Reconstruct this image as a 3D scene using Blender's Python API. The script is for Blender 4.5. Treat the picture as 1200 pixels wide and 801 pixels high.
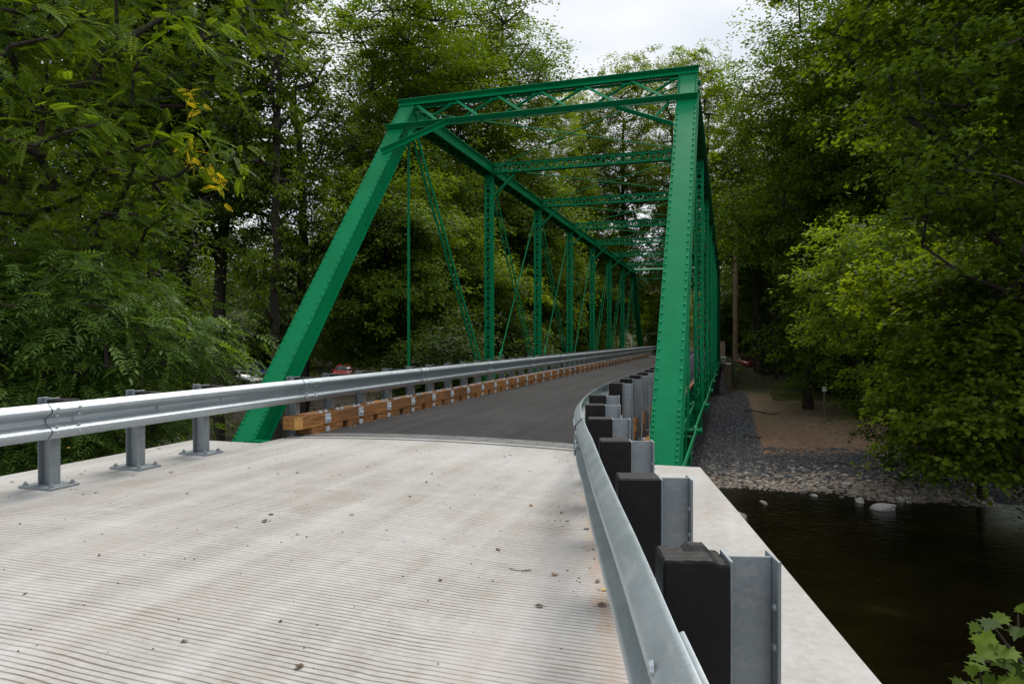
import bpy, bmesh, math, random
import numpy as np
from mathutils import Vector, Matrix
R = math.radians
for o in list(bpy.data.objects): bpy.data.objects.remove(o)
SC = bpy.context.scene
COL = SC.collection

# ------------------------------------------------------------------ camera, sky, sun, exposure
YAW = 17.5
CAMH = 1.35
cam_d = bpy.data.cameras.new('camera'); cam = bpy.data.objects.new('camera', cam_d); COL.objects.link(cam)
cam_d.sensor_width = 36.0; cam_d.lens = 24.0; cam_d.clip_start = 0.05; cam_d.clip_end = 3000
cam.location = (0, 0, CAMH); cam.rotation_euler = (R(90 - 0.25), 0, R(YAW)); SC.camera = cam

SUN_EL, SUN_AZ = 58.0, 8.0          # azimuth clockwise from +Y (the bridge's direction)
world = bpy.data.worlds.new('World'); SC.world = world; world.use_nodes = True
def build_world():
    nt = world.node_tree; N = nt.nodes; L = nt.links; N.clear()
    out = N.new('ShaderNodeOutputWorld'); bg = N.new('ShaderNodeBackground')
    sky = N.new('ShaderNodeTexSky'); sky.sky_type = 'NISHITA'; sky.sun_disc = False
    sky.sun_elevation = R(SUN_EL); sky.sun_rotation = R(SUN_AZ); sky.air_density = 1.0; sky.dust_density = 3.0; sky.ozone_density = 1.0
    tc = N.new('ShaderNodeTexCoord'); mp = N.new('ShaderNodeMapping'); mp.inputs['Scale'].default_value = (1, 1, 2.2)
    no = N.new('ShaderNodeTexNoise'); no.inputs['Scale'].default_value = 2.3; no.inputs['Detail'].default_value = 7; no.inputs['Roughness'].default_value = .55
    cr = N.new('ShaderNodeValToRGB'); cr.color_ramp.elements[0].position = .30; cr.color_ramp.elements[1].position = .62
    cr.color_ramp.elements[0].color = (.86, .86, .86, 1); cr.color_ramp.elements[1].color = (1, 1, 1, 1)
    no2 = N.new('ShaderNodeTexNoise'); no2.inputs['Scale'].default_value = 4.0; no2.inputs['Detail'].default_value = 6
    cc = N.new('ShaderNodeValToRGB'); cc.color_ramp.elements[0].position = .3; cc.color_ramp.elements[1].position = .7
    cc.color_ramp.elements[0].color = (8.9, 9.5, 10.4, 1); cc.color_ramp.elements[1].color = (11.8, 11.9, 12.0, 1)
    mx = N.new('ShaderNodeMix'); mx.data_type = 'RGBA'
    L.new(tc.outputs['Generated'], mp.inputs[0]); L.new(mp.outputs[0], no.inputs['Vector']); L.new(mp.outputs[0], no2.inputs['Vector'])
    L.new(no.outputs['Fac'], cr.inputs[0]); L.new(no2.outputs['Fac'], cc.inputs[0])
    L.new(cr.outputs[0], mx.inputs['Factor']); L.new(sky.outputs[0], mx.inputs['A']); L.new(cc.outputs[0], mx.inputs['B'])
    L.new(mx.outputs['Result'], bg.inputs['Color']); bg.inputs['Strength'].default_value = 0.092
    L.new(bg.outputs[0], out.inputs[0])
build_world()
sd = bpy.data.lights.new('sun', 'SUN'); sun = bpy.data.objects.new('sun', sd); COL.objects.link(sun)
sd.energy = 3.3; sd.angle = R(26); sd.color = (1.0, .95, .87)
az, el = R(SUN_AZ), R(SUN_EL)
sdir = Vector((math.sin(az) * math.cos(el), math.cos(az) * math.cos(el), math.sin(el)))
sun.rotation_euler = sdir.to_track_quat('Z', 'Y').to_euler(); sun.location = (20, -20, 40)
SC.view_settings.view_transform = 'Standard'; SC.view_settings.look = 'None'
SC.view_settings.exposure = 0.0; SC.view_settings.gamma = 1.0; SC.view_settings.use_curve_mapping = False
SC.cycles.max_bounces = 8; SC.cycles.diffuse_bounces = 3; SC.cycles.glossy_bounces = 3; SC.cycles.transmission_bounces = 4
SC.cycles.caustics_reflective = False; SC.cycles.caustics_refractive = False; SC.cycles.sample_clamp_indirect = 4
try: SC.cycles.use_denoising = True
except Exception: pass

# ------------------------------------------------------------------ helpers
def at(px, t):
    """ground position seen in photo column px at forward distance t (metres)"""
    a = R(YAW); xc = (px - 600) / 800 * t
    return (-math.sin(a) * t + math.cos(a) * xc, math.cos(a) * t + math.sin(a) * xc)

def props(o, label=None, cat=None, group=None, kind=None):
    if label: o['label'] = label
    if cat: o['category'] = cat
    if group: o['group'] = group
    if kind: o['kind'] = kind
    return o

def empty(name, label, cat, loc=(0, 0, 0), rz=0, group=None):
    o = bpy.data.objects.new(name, None); COL.objects.link(o); o.location = loc; o.rotation_euler = (0, 0, rz)
    o.empty_display_size = .2
    return props(o, label, cat, group)

def np_mesh(name, V, F, mats=(), rnd=None, smooth=False, loops=None, totals=None):
    """V (n,3); F (m,k) uniform faces, or loops+totals"""
    me = bpy.data.meshes.new(name)
    V = np.asarray(V, dtype=np.float32)
    if loops is None:
        F = np.asarray(F, dtype=np.int32); loops = F.ravel(); totals = np.full(len(F), F.shape[1], dtype=np.int32)
    starts = np.concatenate(([0], np.cumsum(totals)[:-1])).astype(np.int32)
    me.vertices.add(len(V)); me.vertices.foreach_set('co', V.ravel())
    me.loops.add(len(loops)); me.loops.foreach_set('vertex_index', np.asarray(loops, dtype=np.int32))
    me.polygons.add(len(totals)); me.polygons.foreach_set('loop_start', starts); me.polygons.foreach_set('loop_total', np.asarray(totals, dtype=np.int32))
    if smooth: me.polygons.foreach_set('use_smooth', np.ones(len(totals), dtype=bool))
    for m in mats: me.materials.append(m)
    if rnd is not None:
        a = me.attributes.new('rnd', 'FLOAT', 'POINT'); a.data.foreach_set('value', np.asarray(rnd, dtype=np.float32))
    me.update(calc_edges=True); me.validate()
    return me

def link(name, me, parent=None, loc=None):
    o = bpy.data.objects.new(name, me); COL.objects.link(o)
    if parent: o.parent = parent
    if loc: o.location = loc
    return o

class MB:
    """collects simple solids and links them as ONE mesh object"""
    def __init__(s): s.v = []; s.f = []
    def box(s, x0, x1, y0, y1, z0, z1):
        i = len(s.v)
        s.v += [(x0, y0, z0), (x1, y0, z0), (x1, y1, z0), (x0, y1, z0), (x0, y0, z1), (x1, y0, z1), (x1, y1, z1), (x0, y1, z1)]
        s.f += [(i, i+3, i+2, i+1), (i+4, i+5, i+6, i+7), (i, i+1, i+5, i+4), (i+1, i+2, i+6, i+5), (i+2, i+3, i+7, i+6), (i+3, i, i+4, i+7)]
    def frame(s, p0, p1, up):
        p0 = Vector(p0); p1 = Vector(p1); d = (p1 - p0).normalized(); up = Vector(up)
        sd_ = d.cross(up).normalized(); u = sd_.cross(d).normalized()
        return p0, p1, d, sd_, u
    def bar(s, p0, p1, w, h, up=(0, 0, 1), ds=0, du=0):
        """box from p0 to p1, w across (side), h along up, offset ds/du"""
        p0, p1, d, a, u = s.frame(p0, p1, up); i = len(s.v)
        for p in (p0, p1):
            for sx, su in ((-1, -1), (1, -1), (1, 1), (-1, 1)):
                s.v.append(tuple(p + a * (ds + sx * w / 2) + u * (du + su * h / 2)))
        s.f += [(i, i+1, i+2, i+3), (i+7, i+6, i+5, i+4)] + [(i+k, i+4+k, i+4+(k+1) % 4, i+(k+1) % 4) for k in range(4)]
    def tube(s, p0, p1, r, n=8, r1=None):
        p0 = Vector(p0); p1 = Vector(p1); d = (p1 - p0).normalized()
        a = d.cross(Vector((0, 0, 1)) if abs(d.z) < .9 else Vector((1, 0, 0))).normalized(); u = d.cross(a)
        i = len(s.v); r1 = r if r1 is None else r1
        for p, rr in ((p0, r), (p1, r1)):
            for k in range(n):
                t = 2 * math.pi * k / n; s.v.append(tuple(p + a * rr * math.cos(t) + u * rr * math.sin(t)))
        s.f += [(i+k, i+(k+1) % n, i+n+(k+1) % n, i+n+k) for k in range(n)]
        s.f += [tuple(i + k for k in reversed(range(n))), tuple(i + n + k for k in range(n))]
    def dome(s, p, nrm, r=.014, h=.010, n=7):
        p = Vector(p); d = Vector(nrm).normalized()
        a = d.cross(Vector((0, 0, 1)) if abs(d.z) < .9 else Vector((1, 0, 0))).normalized(); u = d.cross(a); i = len(s.v)
        for rr, hh in ((r, -.001), (r * .75, h * .7)):
            for k in range(n):
                t = 2 * math.pi * k / n; s.v.append(tuple(p + a * rr * math.cos(t) + u * rr * math.sin(t) + d * hh))
        s.v.append(tuple(p + d * h))
        s.f += [(i+k, i+(k+1) % n, i+n+(k+1) % n, i+n+k) for k in range(n)] + [(i+n+k, i+n+(k+1) % n, i+2*n) for k in range(n)]
    def sweep(s, rings, closed=True, caps=True):
        i = len(s.v); n = len(rings[0])
        for r_ in rings: s.v += [tuple(p) for p in r_]
        for j in range(len(rings) - 1):
            for k in range(n if closed else n - 1):
                a = i + j * n + k; b = i + j * n + (k + 1) % n
                s.f.append((a, b, b + n, a + n))
        if caps:
            s.f.append(tuple(i + k for k in reversed(range(n)))); s.f.append(tuple(i + (len(rings) - 1) * n + k for k in range(n)))
    def prism(s, pts, z0, z1):
        s.sweep([[(x, y, z0) for x, y in pts], [(x, y, z1) for x, y in pts]])
    def mesh(s, name, mat, bevel=0, smooth=False, segs=1):
        me = bpy.data.meshes.new(name); me.from_pydata(s.v, [], s.f)
        bm = bmesh.new(); bm.from_mesh(me)
        bmesh.ops.recalc_face_normals(bm, faces=bm.faces)
        if bevel:
            es = [e for e in bm.edges if len(e.link_faces) == 2 and e.calc_face_angle(0) > R(25)]
            bmesh.ops.bevel(bm, geom=es, offset=bevel, offset_type='OFFSET', segments=segs, profile=.5, affect='EDGES', clamp_overlap=True)
        bm.to_mesh(me); bm.free()
        if smooth:
            me.polygons.foreach_set('use_smooth', np.ones(len(me.polygons), dtype=bool))
            try: me.set_sharp_from_angle(angle=R(35))
            except Exception: pass
        me.materials.append(mat); me.update()
        return me
    def build(s, name, mat, parent=None, bevel=0, smooth=False, segs=1):
        return link(name, s.mesh(name, mat, bevel, smooth, segs), parent)

# ------------------------------------------------------------------ materials
def newmat(name):
    m = bpy.data.materials.new(name); m.use_nodes = True; nt = m.node_tree; nt.nodes.clear()
    out = nt.nodes.new('ShaderNodeOutputMaterial'); b = nt.nodes.new('ShaderNodeBsdfPrincipled'); nt.links.new(b.outputs[0], out.inputs[0])
    return m, nt, b
def nd(nt, typ, **kw):
    n = nt.nodes.new(typ)
    for k, v in kw.items():
        if k in n.inputs.keys(): n.inputs[k].default_value = v
        else: setattr(n, k, v)
    return n
def pos(nt, scale=(1, 1, 1), obj=False, rot=(0, 0, 0)):
    mp = nd(nt, 'ShaderNodeMapping'); mp.inputs['Scale'].default_value = scale; mp.inputs['Rotation'].default_value = rot
    if obj: t = nd(nt, 'ShaderNodeTexCoord'); nt.links.new(t.outputs['Object'], mp.inputs[0])
    else: g = nd(nt, 'ShaderNodeNewGeometry'); nt.links.new(g.outputs['Position'], mp.inputs[0])
    return mp.outputs[0]
def noise(nt, vec, scale, detail=5, rough=.55, dist=0):
    n = nd(nt, 'ShaderNodeTexNoise', Scale=scale, Detail=detail, Roughness=rough, Distortion=dist); nt.links.new(vec, n.inputs['Vector']); return n.outputs['Fac']
def ramp(nt, fac, stops):
    r_ = nd(nt, 'ShaderNodeValToRGB'); e = r_.color_ramp.elements
    while len(e) < len(stops): e.new(.5)
    for el_, (p, c) in zip(e, stops):
        el_.position = p; el_.color = (c, c, c, 1) if isinstance(c, (int, float)) else (*c, 1)
    nt.links.new(fac, r_.inputs[0]); return r_.outputs[0]
def mix(nt, fac, a, b, mode='MIX'):
    m = nd(nt, 'ShaderNodeMix', data_type='RGBA', blend_type=mode)
    for s_, v in (('Factor', fac), ('A', a), ('B', b)):
        if hasattr(v, 'links') or isinstance(v, bpy.types.NodeSocket): nt.links.new(v, m.inputs[s_])
        elif isinstance(v, (int, float)): m.inputs[s_].default_value = v if s_ == 'Factor' else (v, v, v, 1)
        else: m.inputs[s_].default_value = (*v, 1)
    return m.outputs['Result']
def math_(nt, op, a, b=None, c=None):
    m = nd(nt, 'ShaderNodeMath', operation=op)
    for i, v in enumerate((a, b, c)):
        if v is None: continue
        if isinstance(v, bpy.types.NodeSocket): nt.links.new(v, m.inputs[i])
        else: m.inputs[i].default_value = v
    return m.outputs[0]
def bump(nt, b, h, strength=.3, dist=.01, prev=None):
    bn = nd(nt, 'ShaderNodeBump', Strength=strength, Distance=dist); nt.links.new(h, bn.inputs['Height'])
    if prev is not None: nt.links.new(prev, bn.inputs['Normal'])
    nt.links.new(bn.outputs[0], b.inputs['Normal']); return bn.outputs[0]
def rgh(nt, b, sock, lo, hi):
    mr = nd(nt, 'ShaderNodeMapRange'); mr.inputs['To Min'].default_value = lo; mr.inputs['To Max'].default_value = hi
    nt.links.new(sock, mr.inputs[0]); nt.links.new(mr.outputs[0], b.inputs['Roughness'])

def mat_paint(name, base, dark, rough=.42):
    m, nt, b = newmat(name); v = pos(nt, obj=False)
    f = ramp(nt, noise(nt, v, 2.2, 6, .6), [(.3, 0.0), (.75, 1.0)])
    nt.links.new(mix(nt, f, base, dark), b.inputs['Base Color']); b.inputs['Specular IOR Level'].default_value = .12
    rgh(nt, b, noise(nt, v, 6, 4), rough - .14, rough + .10)
    n1 = noise(nt, v, 160, 2); n2 = noise(nt, v, 5, 3)
    bump(nt, b, math_(nt, 'ADD', n1, math_(nt, 'MULTIPLY', n2, 3.0)), .10, .004)
    return m
GREEN = mat_paint('green_bridge_paint', (.001, .222, .086), (.001, .170, .062))

def mat_galv(name, base=.52, met=.8, r0=.33, r1=.55, blue=1.06, spang=38):
    m, nt, b = newmat(name); v = pos(nt)
    vo = nd(nt, 'ShaderNodeTexVoronoi', Scale=spang); nt.links.new(v, vo.inputs['Vector'])
    n1 = noise(nt, v, 7, 6, .6); n2 = noise(nt, pos(nt, (7, 1.3, 16)), 1.6, 6, .7)
    f = math_(nt, 'MULTIPLY_ADD', vo.outputs['Color'], .3, math_(nt, 'MULTIPLY', n1, .75))
    c = ramp(nt, f, [(.25, (base * .76, base * .87, base * .95)), (.5, (base * .89, base * 1.01, base * 1.09)), (.8, (base * 1.05, base * 1.18, base * 1.26))])
    w = ramp(nt, n2, [(.54, 0.0), (.62, 1.0)])
    c = mix(nt, math_(nt, 'MULTIPLY', w, .5), c, (base * 1.25, base * 1.3, base * 1.33))
    nt.links.new(c, b.inputs['Base Color']); b.inputs['Metallic'].default_value = met
    rgh(nt, b, n1, r0, r1); bump(nt, b, n1, .05, .004)
    return m
GALV = mat_galv('galvanized_steel', .46, .62, .30, .46, spang=150)
GALVP = mat_galv('galvanized_post_steel', .28, .45, .4, .65, spang=90)  # darker base puts the shade on the posts into their colour
BOLT = mat_galv('bolt_zinc', .62, .7, .35, .5)
PLATE = mat_galv('plate_zinc', .62, .35, .5, .7)

def mat_concrete(name, deck=False):
    m, nt, b = newmat(name); v = pos(nt)
    n1 = noise(nt, v, .9, 7, .62, .4); n2 = noise(nt, v, 22, 5, .7); n3 = noise(nt, pos(nt, (1.7, 1.3, 1)), 1.0, 7, .68, .5)
    c = ramp(nt, n1, [(.3, (.26, .255, .243)), (.5, (.335, .332, .322)), (.72, (.42, .42, .418))])
    c = mix(nt, .35, c, ramp(nt, n2, [(.3, (.24, .225, .21)), (.7, (.52, .505, .485))]), 'MIX')
    n4 = noise(nt, v, 9, 6, .75); st = ramp(nt, math_(nt, 'ADD', math_(nt, 'MULTIPLY', n3, .6), math_(nt, 'MULTIPLY', n4, .4)), [(.47, 0.0), (.60, 1.0)])
    c = mix(nt, math_(nt, 'MULTIPLY', st, .40), c, (.265, .215, .155))
    sp = noise(nt, v, 70, 2, .5); spk = ramp(nt, sp, [(.66, 0.0), (.72, 1.0)])
    c = mix(nt, math_(nt, 'MULTIPLY', spk, .4), c, (.20, .17, .14))
    h = n2
    if deck:
        sx = nd(nt, 'ShaderNodeSeparateXYZ'); nt.links.new(v, sx.inputs[0]); X, Y, Z = sx.outputs
        # transverse tined grooves (run across the road), slightly wavy and unevenly filled with dirt
        wob = noise(nt, pos(nt, (.9, .5, 1)), 1.0, 4, .5); wob2 = noise(nt, pos(nt, (.25, 9, 1)), 1.0, 2, .5)
        yy = math_(nt, 'ADD', Y, math_(nt, 'ADD', math_(nt, 'MULTIPLY', wob, .07), math_(nt, 'MULTIPLY', wob2, .03)))
        g = math_(nt, 'PINGPONG', yy, .018); g = math_(nt, 'DIVIDE', g, .018)
        groove = ramp(nt, g, [(.0, 1.0), (.18, 1.0), (.32, 0.0)])
        area = ramp(nt, math_(nt, 'MULTIPLY', math_(nt, 'SUBTRACT', 6.9, Y), .5), [(.0, 0.0), (.6, 1.0)])
        inr = math_(nt, 'MULTIPLY', math_(nt, 'GREATER_THAN', X, -5.45), area)
        # grooves stop short of the kerb side beyond the right-hand rail: x < -1.35 + (6-y)*0.22
        lim = math_(nt, 'ADD', math_(nt, 'MULTIPLY', math_(nt, 'SUBTRACT', 6.0, Y), .24), -1.02)
        inr = math_(nt, 'MULTIPLY', inr, math_(nt, 'LESS_THAN', X, lim))
        fill = ramp(nt, noise(nt, pos(nt, (.5, 3, 1)), 1.3, 6, .65), [(.33, .2), (.52, 1.0)])
        gg = math_(nt, 'MULTIPLY', groove, inr)
        c = mix(nt, math_(nt, 'MULTIPLY', math_(nt, 'MULTIPLY', gg, fill), .92), c, (.10, .072, .05))
        # rust washed down under the right-hand rail
        d = math_(nt, 'SUBTRACT', X, math_(nt, 'ADD', math_(nt, 'MULTIPLY', math_(nt, 'SUBTRACT', 6.0, Y), .222), -1.17))
        wv = noise(nt, pos(nt, (5, 2.2, 1)), 1.5, 6, .7)
        d = math_(nt, 'ABSOLUTE', math_(nt, 'ADD', d, math_(nt, 'MULTIPLY', math_(nt, 'SUBTRACT', wv, .5), .22)))
        rs = ramp(nt, d, [(.0, 1.0), (.025, .7), (.09, 0.0)])
        rs = math_(nt, 'MULTIPLY', rs, ramp(nt, noise(nt, v, 2.4, 5, .6), [(.3, .25), (.6, 1.0)]))
        rs = math_(nt, 'MULTIPLY', rs, math_(nt, 'LESS_THAN', Y, 6.6))
        c = mix(nt, math_(nt, 'MULTIPLY', rs, .7), c, (.24, .125, .05))
        # tyre-polished bands along the road
        tb = ramp(nt, noise(nt, pos(nt, (1.6, .10, 1)), 1.4, 4, .55), [(.42, 0.0), (.7, 1.0)])
        c = mix(nt, math_(nt, 'MULTIPLY', tb, .30), c, (.62, .62, .62))
        tb2 = ramp(nt, noise(nt, pos(nt, (2.1, .16, 1), rot=(0, 0, .2)), 1.1, 5, .6), [(.5, 0.0), (.72, 1.0)])
        c = mix(nt, math_(nt, 'MULTIPLY', tb2, .30), c, (.34, .315, .29))
        # construction joints: fine lines
        for k, off in ((0, -3.55),):
            dl = math_(nt, 'ABSOLUTE', math_(nt, 'SUBTRACT', math_(nt, 'ADD', X, math_(nt, 'MULTIPLY', wv, .02)), off))
            c = mix(nt, math_(nt, 'MULTIPLY', ramp(nt, dl, [(.0, 1.0), (.006, 0.0)]), .5), c, (.25, .22, .19))
        h = math_(nt, 'SUBTRACT', math_(nt, 'MULTIPLY', n2, .35), math_(nt, 'MULTIPLY', gg, .8))
    nt.links.new(c, b.inputs['Base Color']); b.inputs['Roughness'].default_value = .85; bump(nt, b, h, .35, .006)
    return m
CONC_DECK = mat_concrete('brushed_concrete', True)
CONC = mat_concrete('plain_concrete')
def mat_simple(name, stops, scale, rough, bs=.3, bd=.01, sc=(1, 1, 1), detail=6, extra=None, met=0, obj=False):
    m, nt, b = newmat(name); v = pos(nt, sc, obj); n1 = noise(nt, v, scale, detail, .6)
    c = ramp(nt, n1, stops)
    if extra: c = extra(nt, c)
    nt.links.new(c, b.inputs['Base Color']); b.inputs['Roughness'].default_value = rough; b.inputs['Metallic'].default_value = met
    if bs: bump(nt, b, noise(nt, v, scale * 3, 4), bs, bd)
    return m
CONC_OLD = mat_simple('old_abutment_concrete', [(.3, (.20, .15, .11)), (.6, (.34, .27, .21)), (.8, (.44, .38, .32))], 2.5, .9, .4, .02)
def asp_extra(nt, c):
    s = ramp(nt, noise(nt, pos(nt), 140, 2), [(.55, 0.0), (.75, 1.0)]); c = mix(nt, math_(nt, 'MULTIPLY', s, .35), c, (.085, .083, .08))
    t = ramp(nt, noise(nt, pos(nt, (2.6, .05, 1)), 1.3, 4), [(.45, 0.0), (.68, 1.0)]); c = mix(nt, math_(nt, 'MULTIPLY', t, .45), c, (.018, .018, .02))
    t = ramp(nt, noise(nt, pos(nt, (1.7, .09, 1)), 1.9, 4), [(.5, 0.0), (.7, 1.0)]); return mix(nt, math_(nt, 'MULTIPLY', t, .35), c, (.062, .06, .058))
ASPH = mat_simple('asphalt', [(.3, (.028, .028, .030)), (.7, (.046, .045, .046))], 5, .9, .5, .006, extra=asp_extra)
ASPH.node_tree.nodes['Principled BSDF'].inputs['Specular IOR Level'].default_value = .2
STEELJ = mat_simple('joint_steel', [(.3, (.12, .125, .13)), (.7, (.20, .205, .21))], 4, .5, .1, .003, met=.5)
DARKGAP = mat_simple('joint_seal', [(.3, (.010, .009, .008)), (.7, (.03, .022, .016))], 20, .9)
def wood_mat(name, a, c_, d):
    m, nt, b = newmat(name); v = pos(nt, (14, .9, 14)); n1 = noise(nt, v, 2.2, 7, .65, 1.4); n2 = noise(nt, pos(nt, (1, .35, 1)), 1.6, 3)
    c = ramp(nt, n1, [(.3, a), (.5, c_), (.72, d)])
    # each timber is weathered a bit differently
    c = mix(nt, ramp(nt, n2, [(.40, 0.0), (.68, .7)]), c, (.12, .058, .028))
    n3 = noise(nt, pos(nt, (30, 1.4, 40)), 1.6, 4, .6); c = mix(nt, ramp(nt, n3, [(.55, 0.0), (.63, .7)]), c, (.04, .02, .012))
    knots = nd(nt, 'ShaderNodeTexVoronoi', Scale=1.0); nt.links.new(pos(nt, (5, 2.6, 9)), knots.inputs['Vector'])
    c = mix(nt, ramp(nt, knots.outputs['Distance'], [(.05, .85), (.13, 0.0)]), c, (.06, .025, .012))
    nt.links.new(c, b.inputs['Base Color']); b.inputs['Roughness'].default_value = .7; bump(nt, b, n1, .35, .006)
    return m
TIMBER = wood_mat('creosoted_timber', (.09, .038, .014), (.38, .160, .042), (.62, .30, .085))
TIMBERCUT = wood_mat('fresh_cut_timber', (.50, .25, .055), (.66, .36, .09), (.72, .43, .13))
BLOCKMAT = mat_simple('black_composite', [(.3, (.005, .005, .006)), (.6, (.010, .009, .010)), (.85, (.028, .026, .025))], 16, .6, .5, .004)
BLOCKMAT.node_tree.nodes['Principled BSDF'].inputs['Specular IOR Level'].default_value = .25
BARK = mat_simple('bark', [(.3, (.022, .017, .013)), (.7, (.065, .052, .041))], 6, .95, .8, .03, sc=(3, 3, .6), obj=True)
BARKP = mat_simple('pale_bark', [(.3, (.07, .06, .05)), (.7, (.17, .15, .125))], 6, .95, .7, .02, sc=(3, 3, .6), obj=True)
POLEW = mat_simple('pole_wood', [(.3, (.19, .115, .08)), (.7, (.36, .26, .19))], 5, .9, .4, .01, sc=(4, 4, .4))
DEADLEAF = mat_simple('dry_leaf', [(.3, (.20, .085, .03)), (.7, (.34, .19, .07))], 30, .7, .3, .003)
DARKLEAF = mat_simple('dark_dry_leaf', [(.3, (.05, .028, .018)), (.7, (.12, .06, .03))], 30, .7, .3, .003)
YELLEAF = mat_simple('yellow_dry_leaf', [(.3, (.50, .29, .03)), (.7, (.62, .40, .06))], 30, .6, .3, .003)
ROCK = mat_simple('grey_stone', [(.3, (.10, .095, .085)), (.55, (.20, .19, .17)), (.8, (.32, .31, .29))], 7, .85, .5, .02)
ROCKP = mat_simple('pale_stone', [(.3, (.36, .35, .33)), (.7, (.56, .55, .53))], 9, .8, .4, .02)

def leaf_mat(name, dark, light, trans, tw=.45, rough=.55, hue2=None):
    m, nt, b = newmat(name); N, L = nt.nodes, nt.links
    at_ = nd(nt, 'ShaderNodeAttribute'); at_.attribute_name = 'rnd'
    n = noise(nt, pos(nt), .45, 3, .5)
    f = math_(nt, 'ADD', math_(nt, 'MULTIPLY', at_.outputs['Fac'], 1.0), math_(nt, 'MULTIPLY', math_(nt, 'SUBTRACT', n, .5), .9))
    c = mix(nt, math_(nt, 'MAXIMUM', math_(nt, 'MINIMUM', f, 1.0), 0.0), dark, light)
    if hue2:
        c = mix(nt, ramp(nt, at_.outputs['Fac'], [(.972, 0.0), (.978, 1.0)]), c, hue2)
    L.new(c, b.inputs['Base Color']); b.inputs['Roughness'].default_value = rough
    b.inputs['Specular IOR Level'].default_value = .15
    tr = nd(nt, 'ShaderNodeBsdfTranslucent')
    L.new(mix(nt, 1.0, c, trans, 'MULTIPLY'), tr.inputs[0])
    mx = nd(nt, 'ShaderNodeMixShader'); mx.inputs[0].default_value = tw
    L.new(b.outputs[0], mx.inputs[1]); L.new(tr.outputs[0], mx.inputs[2]); L.new(mx.outputs[0], nt.nodes['Material Output'].inputs[0])
    return m
T_ = (1.9, 1.75, .55)
LF_MID = leaf_mat('maple_foliage', (.026, .060, .006), (.17, .26, .022), T_)
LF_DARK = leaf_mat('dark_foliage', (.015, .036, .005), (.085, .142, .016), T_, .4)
LF_YEL = leaf_mat('yellowish_foliage', (.045, .085, .008), (.21, .29, .022), T_, .5)
LF_LIT = leaf_mat('sunlit_foliage', (.10, .17, .016), (.22, .33, .030), T_, .5)  # sunlit look of the bank tree put into a brighter leaf colour
LF_WAL = leaf_mat('walnut_foliage', (.036, .085, .010), (.21, .31, .030), T_, .45, .5, (.74, .58, .04))
LF_ASH = leaf_mat('ash_foliage', (.028, .068, .012), (.13, .22, .038), T_, .40, .48)
LF_CON = leaf_mat('hemlock_foliage', (.016, .032, .012), (.036, .062, .020), T_, .25, .5)
LF_YELLOW = leaf_mat('yellow_turned_foliage', (.55, .36, .02), (.75, .55, .05), (1.4, 1.3, .6), .45)
GRASSM = leaf_mat('grass_blades', (.05, .09, .02), (.12, .19, .04), T_, .4)

# ------------------------------------------------------------------ foliage machinery
def leaf_diamond(l=1.0, w=.55):
    V = np.array([[0, 0, 0], [-w/2, l*.45, .05*l], [0, l, -.06*l], [w/2, l*.45, .05*l]]); return V, [[0, 1, 2], [0, 2, 3]]
def leaf_oval(l=1.0, w=.5):
    V = np.array([[0, 0, 0], [-w*.42, l*.25, .04], [-w*.48, l*.55, .05], [-w*.2, l*.86, .0], [0, l, -.06], [w*.2, l*.86, 0], [w*.48, l*.55, .05], [w*.42, l*.25, .04]])
    return V, [[0, 1, 2, 3, 4], [0, 4, 5, 6, 7]]
def leaf_maple(l=1.0):
    half = [(.05, .0), (.22, -.10), (.20, .05), (.48, .08), (.36, .22), (.62, .45), (.40, .44), (.30, .50), (.26, .68), (.14, .66), (0, 1.0)]
    V = [(0, .0, 0)] + [(x, y, .10 * abs(x)) for x, y in half] + [(-x, y, .10 * abs(x)) for x, y in half[-2::-1]]
    n = len(half); V = np.array(V) * l; V[:, 2] -= .12 * l * (V[:, 1] / l) ** 2
    return V, [[0] + list(range(1, n + 1)), [0] + list(range(n, len(V)))]
def leaf_pinnate(n=6, L=1.0, ll=.36, lw=.12, term=True, droop=.35):
    V, F = [], []
    def add(p, d, l, w, dz):
        d = np.array(d) / np.linalg.norm(d); s = np.array([d[1], -d[0], 0]); i = len(V)
        V.extend([p, p + d*l*.4 - s*w/2 + [0, 0, dz*l*.4], p + d*l + [0, 0, dz*l], p + d*l*.4 + s*w/2 + [0, 0, dz*l*.4]])
        F.append([i, i+1, i+2]); F.append([i, i+2, i+3])
    def rp(t): return np.array([0, t * L, -droop * L * t * t])
    for k in range(n):
        t = .18 + .78 * k / n; p = rp(t); sz = ll * (1 - .35 * abs(t - .5))
        for sgn in (-1, 1): add(p, (sgn, .45 + .3 * t, 0), sz * L, lw * L, -.22)
    if term: add(rp(.97), (0, 1, 0), ll * L, lw * L, -.6)
    i = len(V); w = .008 * L
    V.extend([rp(0) + [-w, 0, 0], rp(0) + [w, 0, 0], rp(.5) + [w, 0, 0], rp(.5) + [-w, 0, 0], rp(1) + [w/2, 0, 0], rp(1) + [-w/2, 0, 0]])
    F.append([i, i+1, i+2, i+3]); F.append([i+3, i+2, i+4, i+5])
    return np.array(V, dtype=float), F

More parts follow.
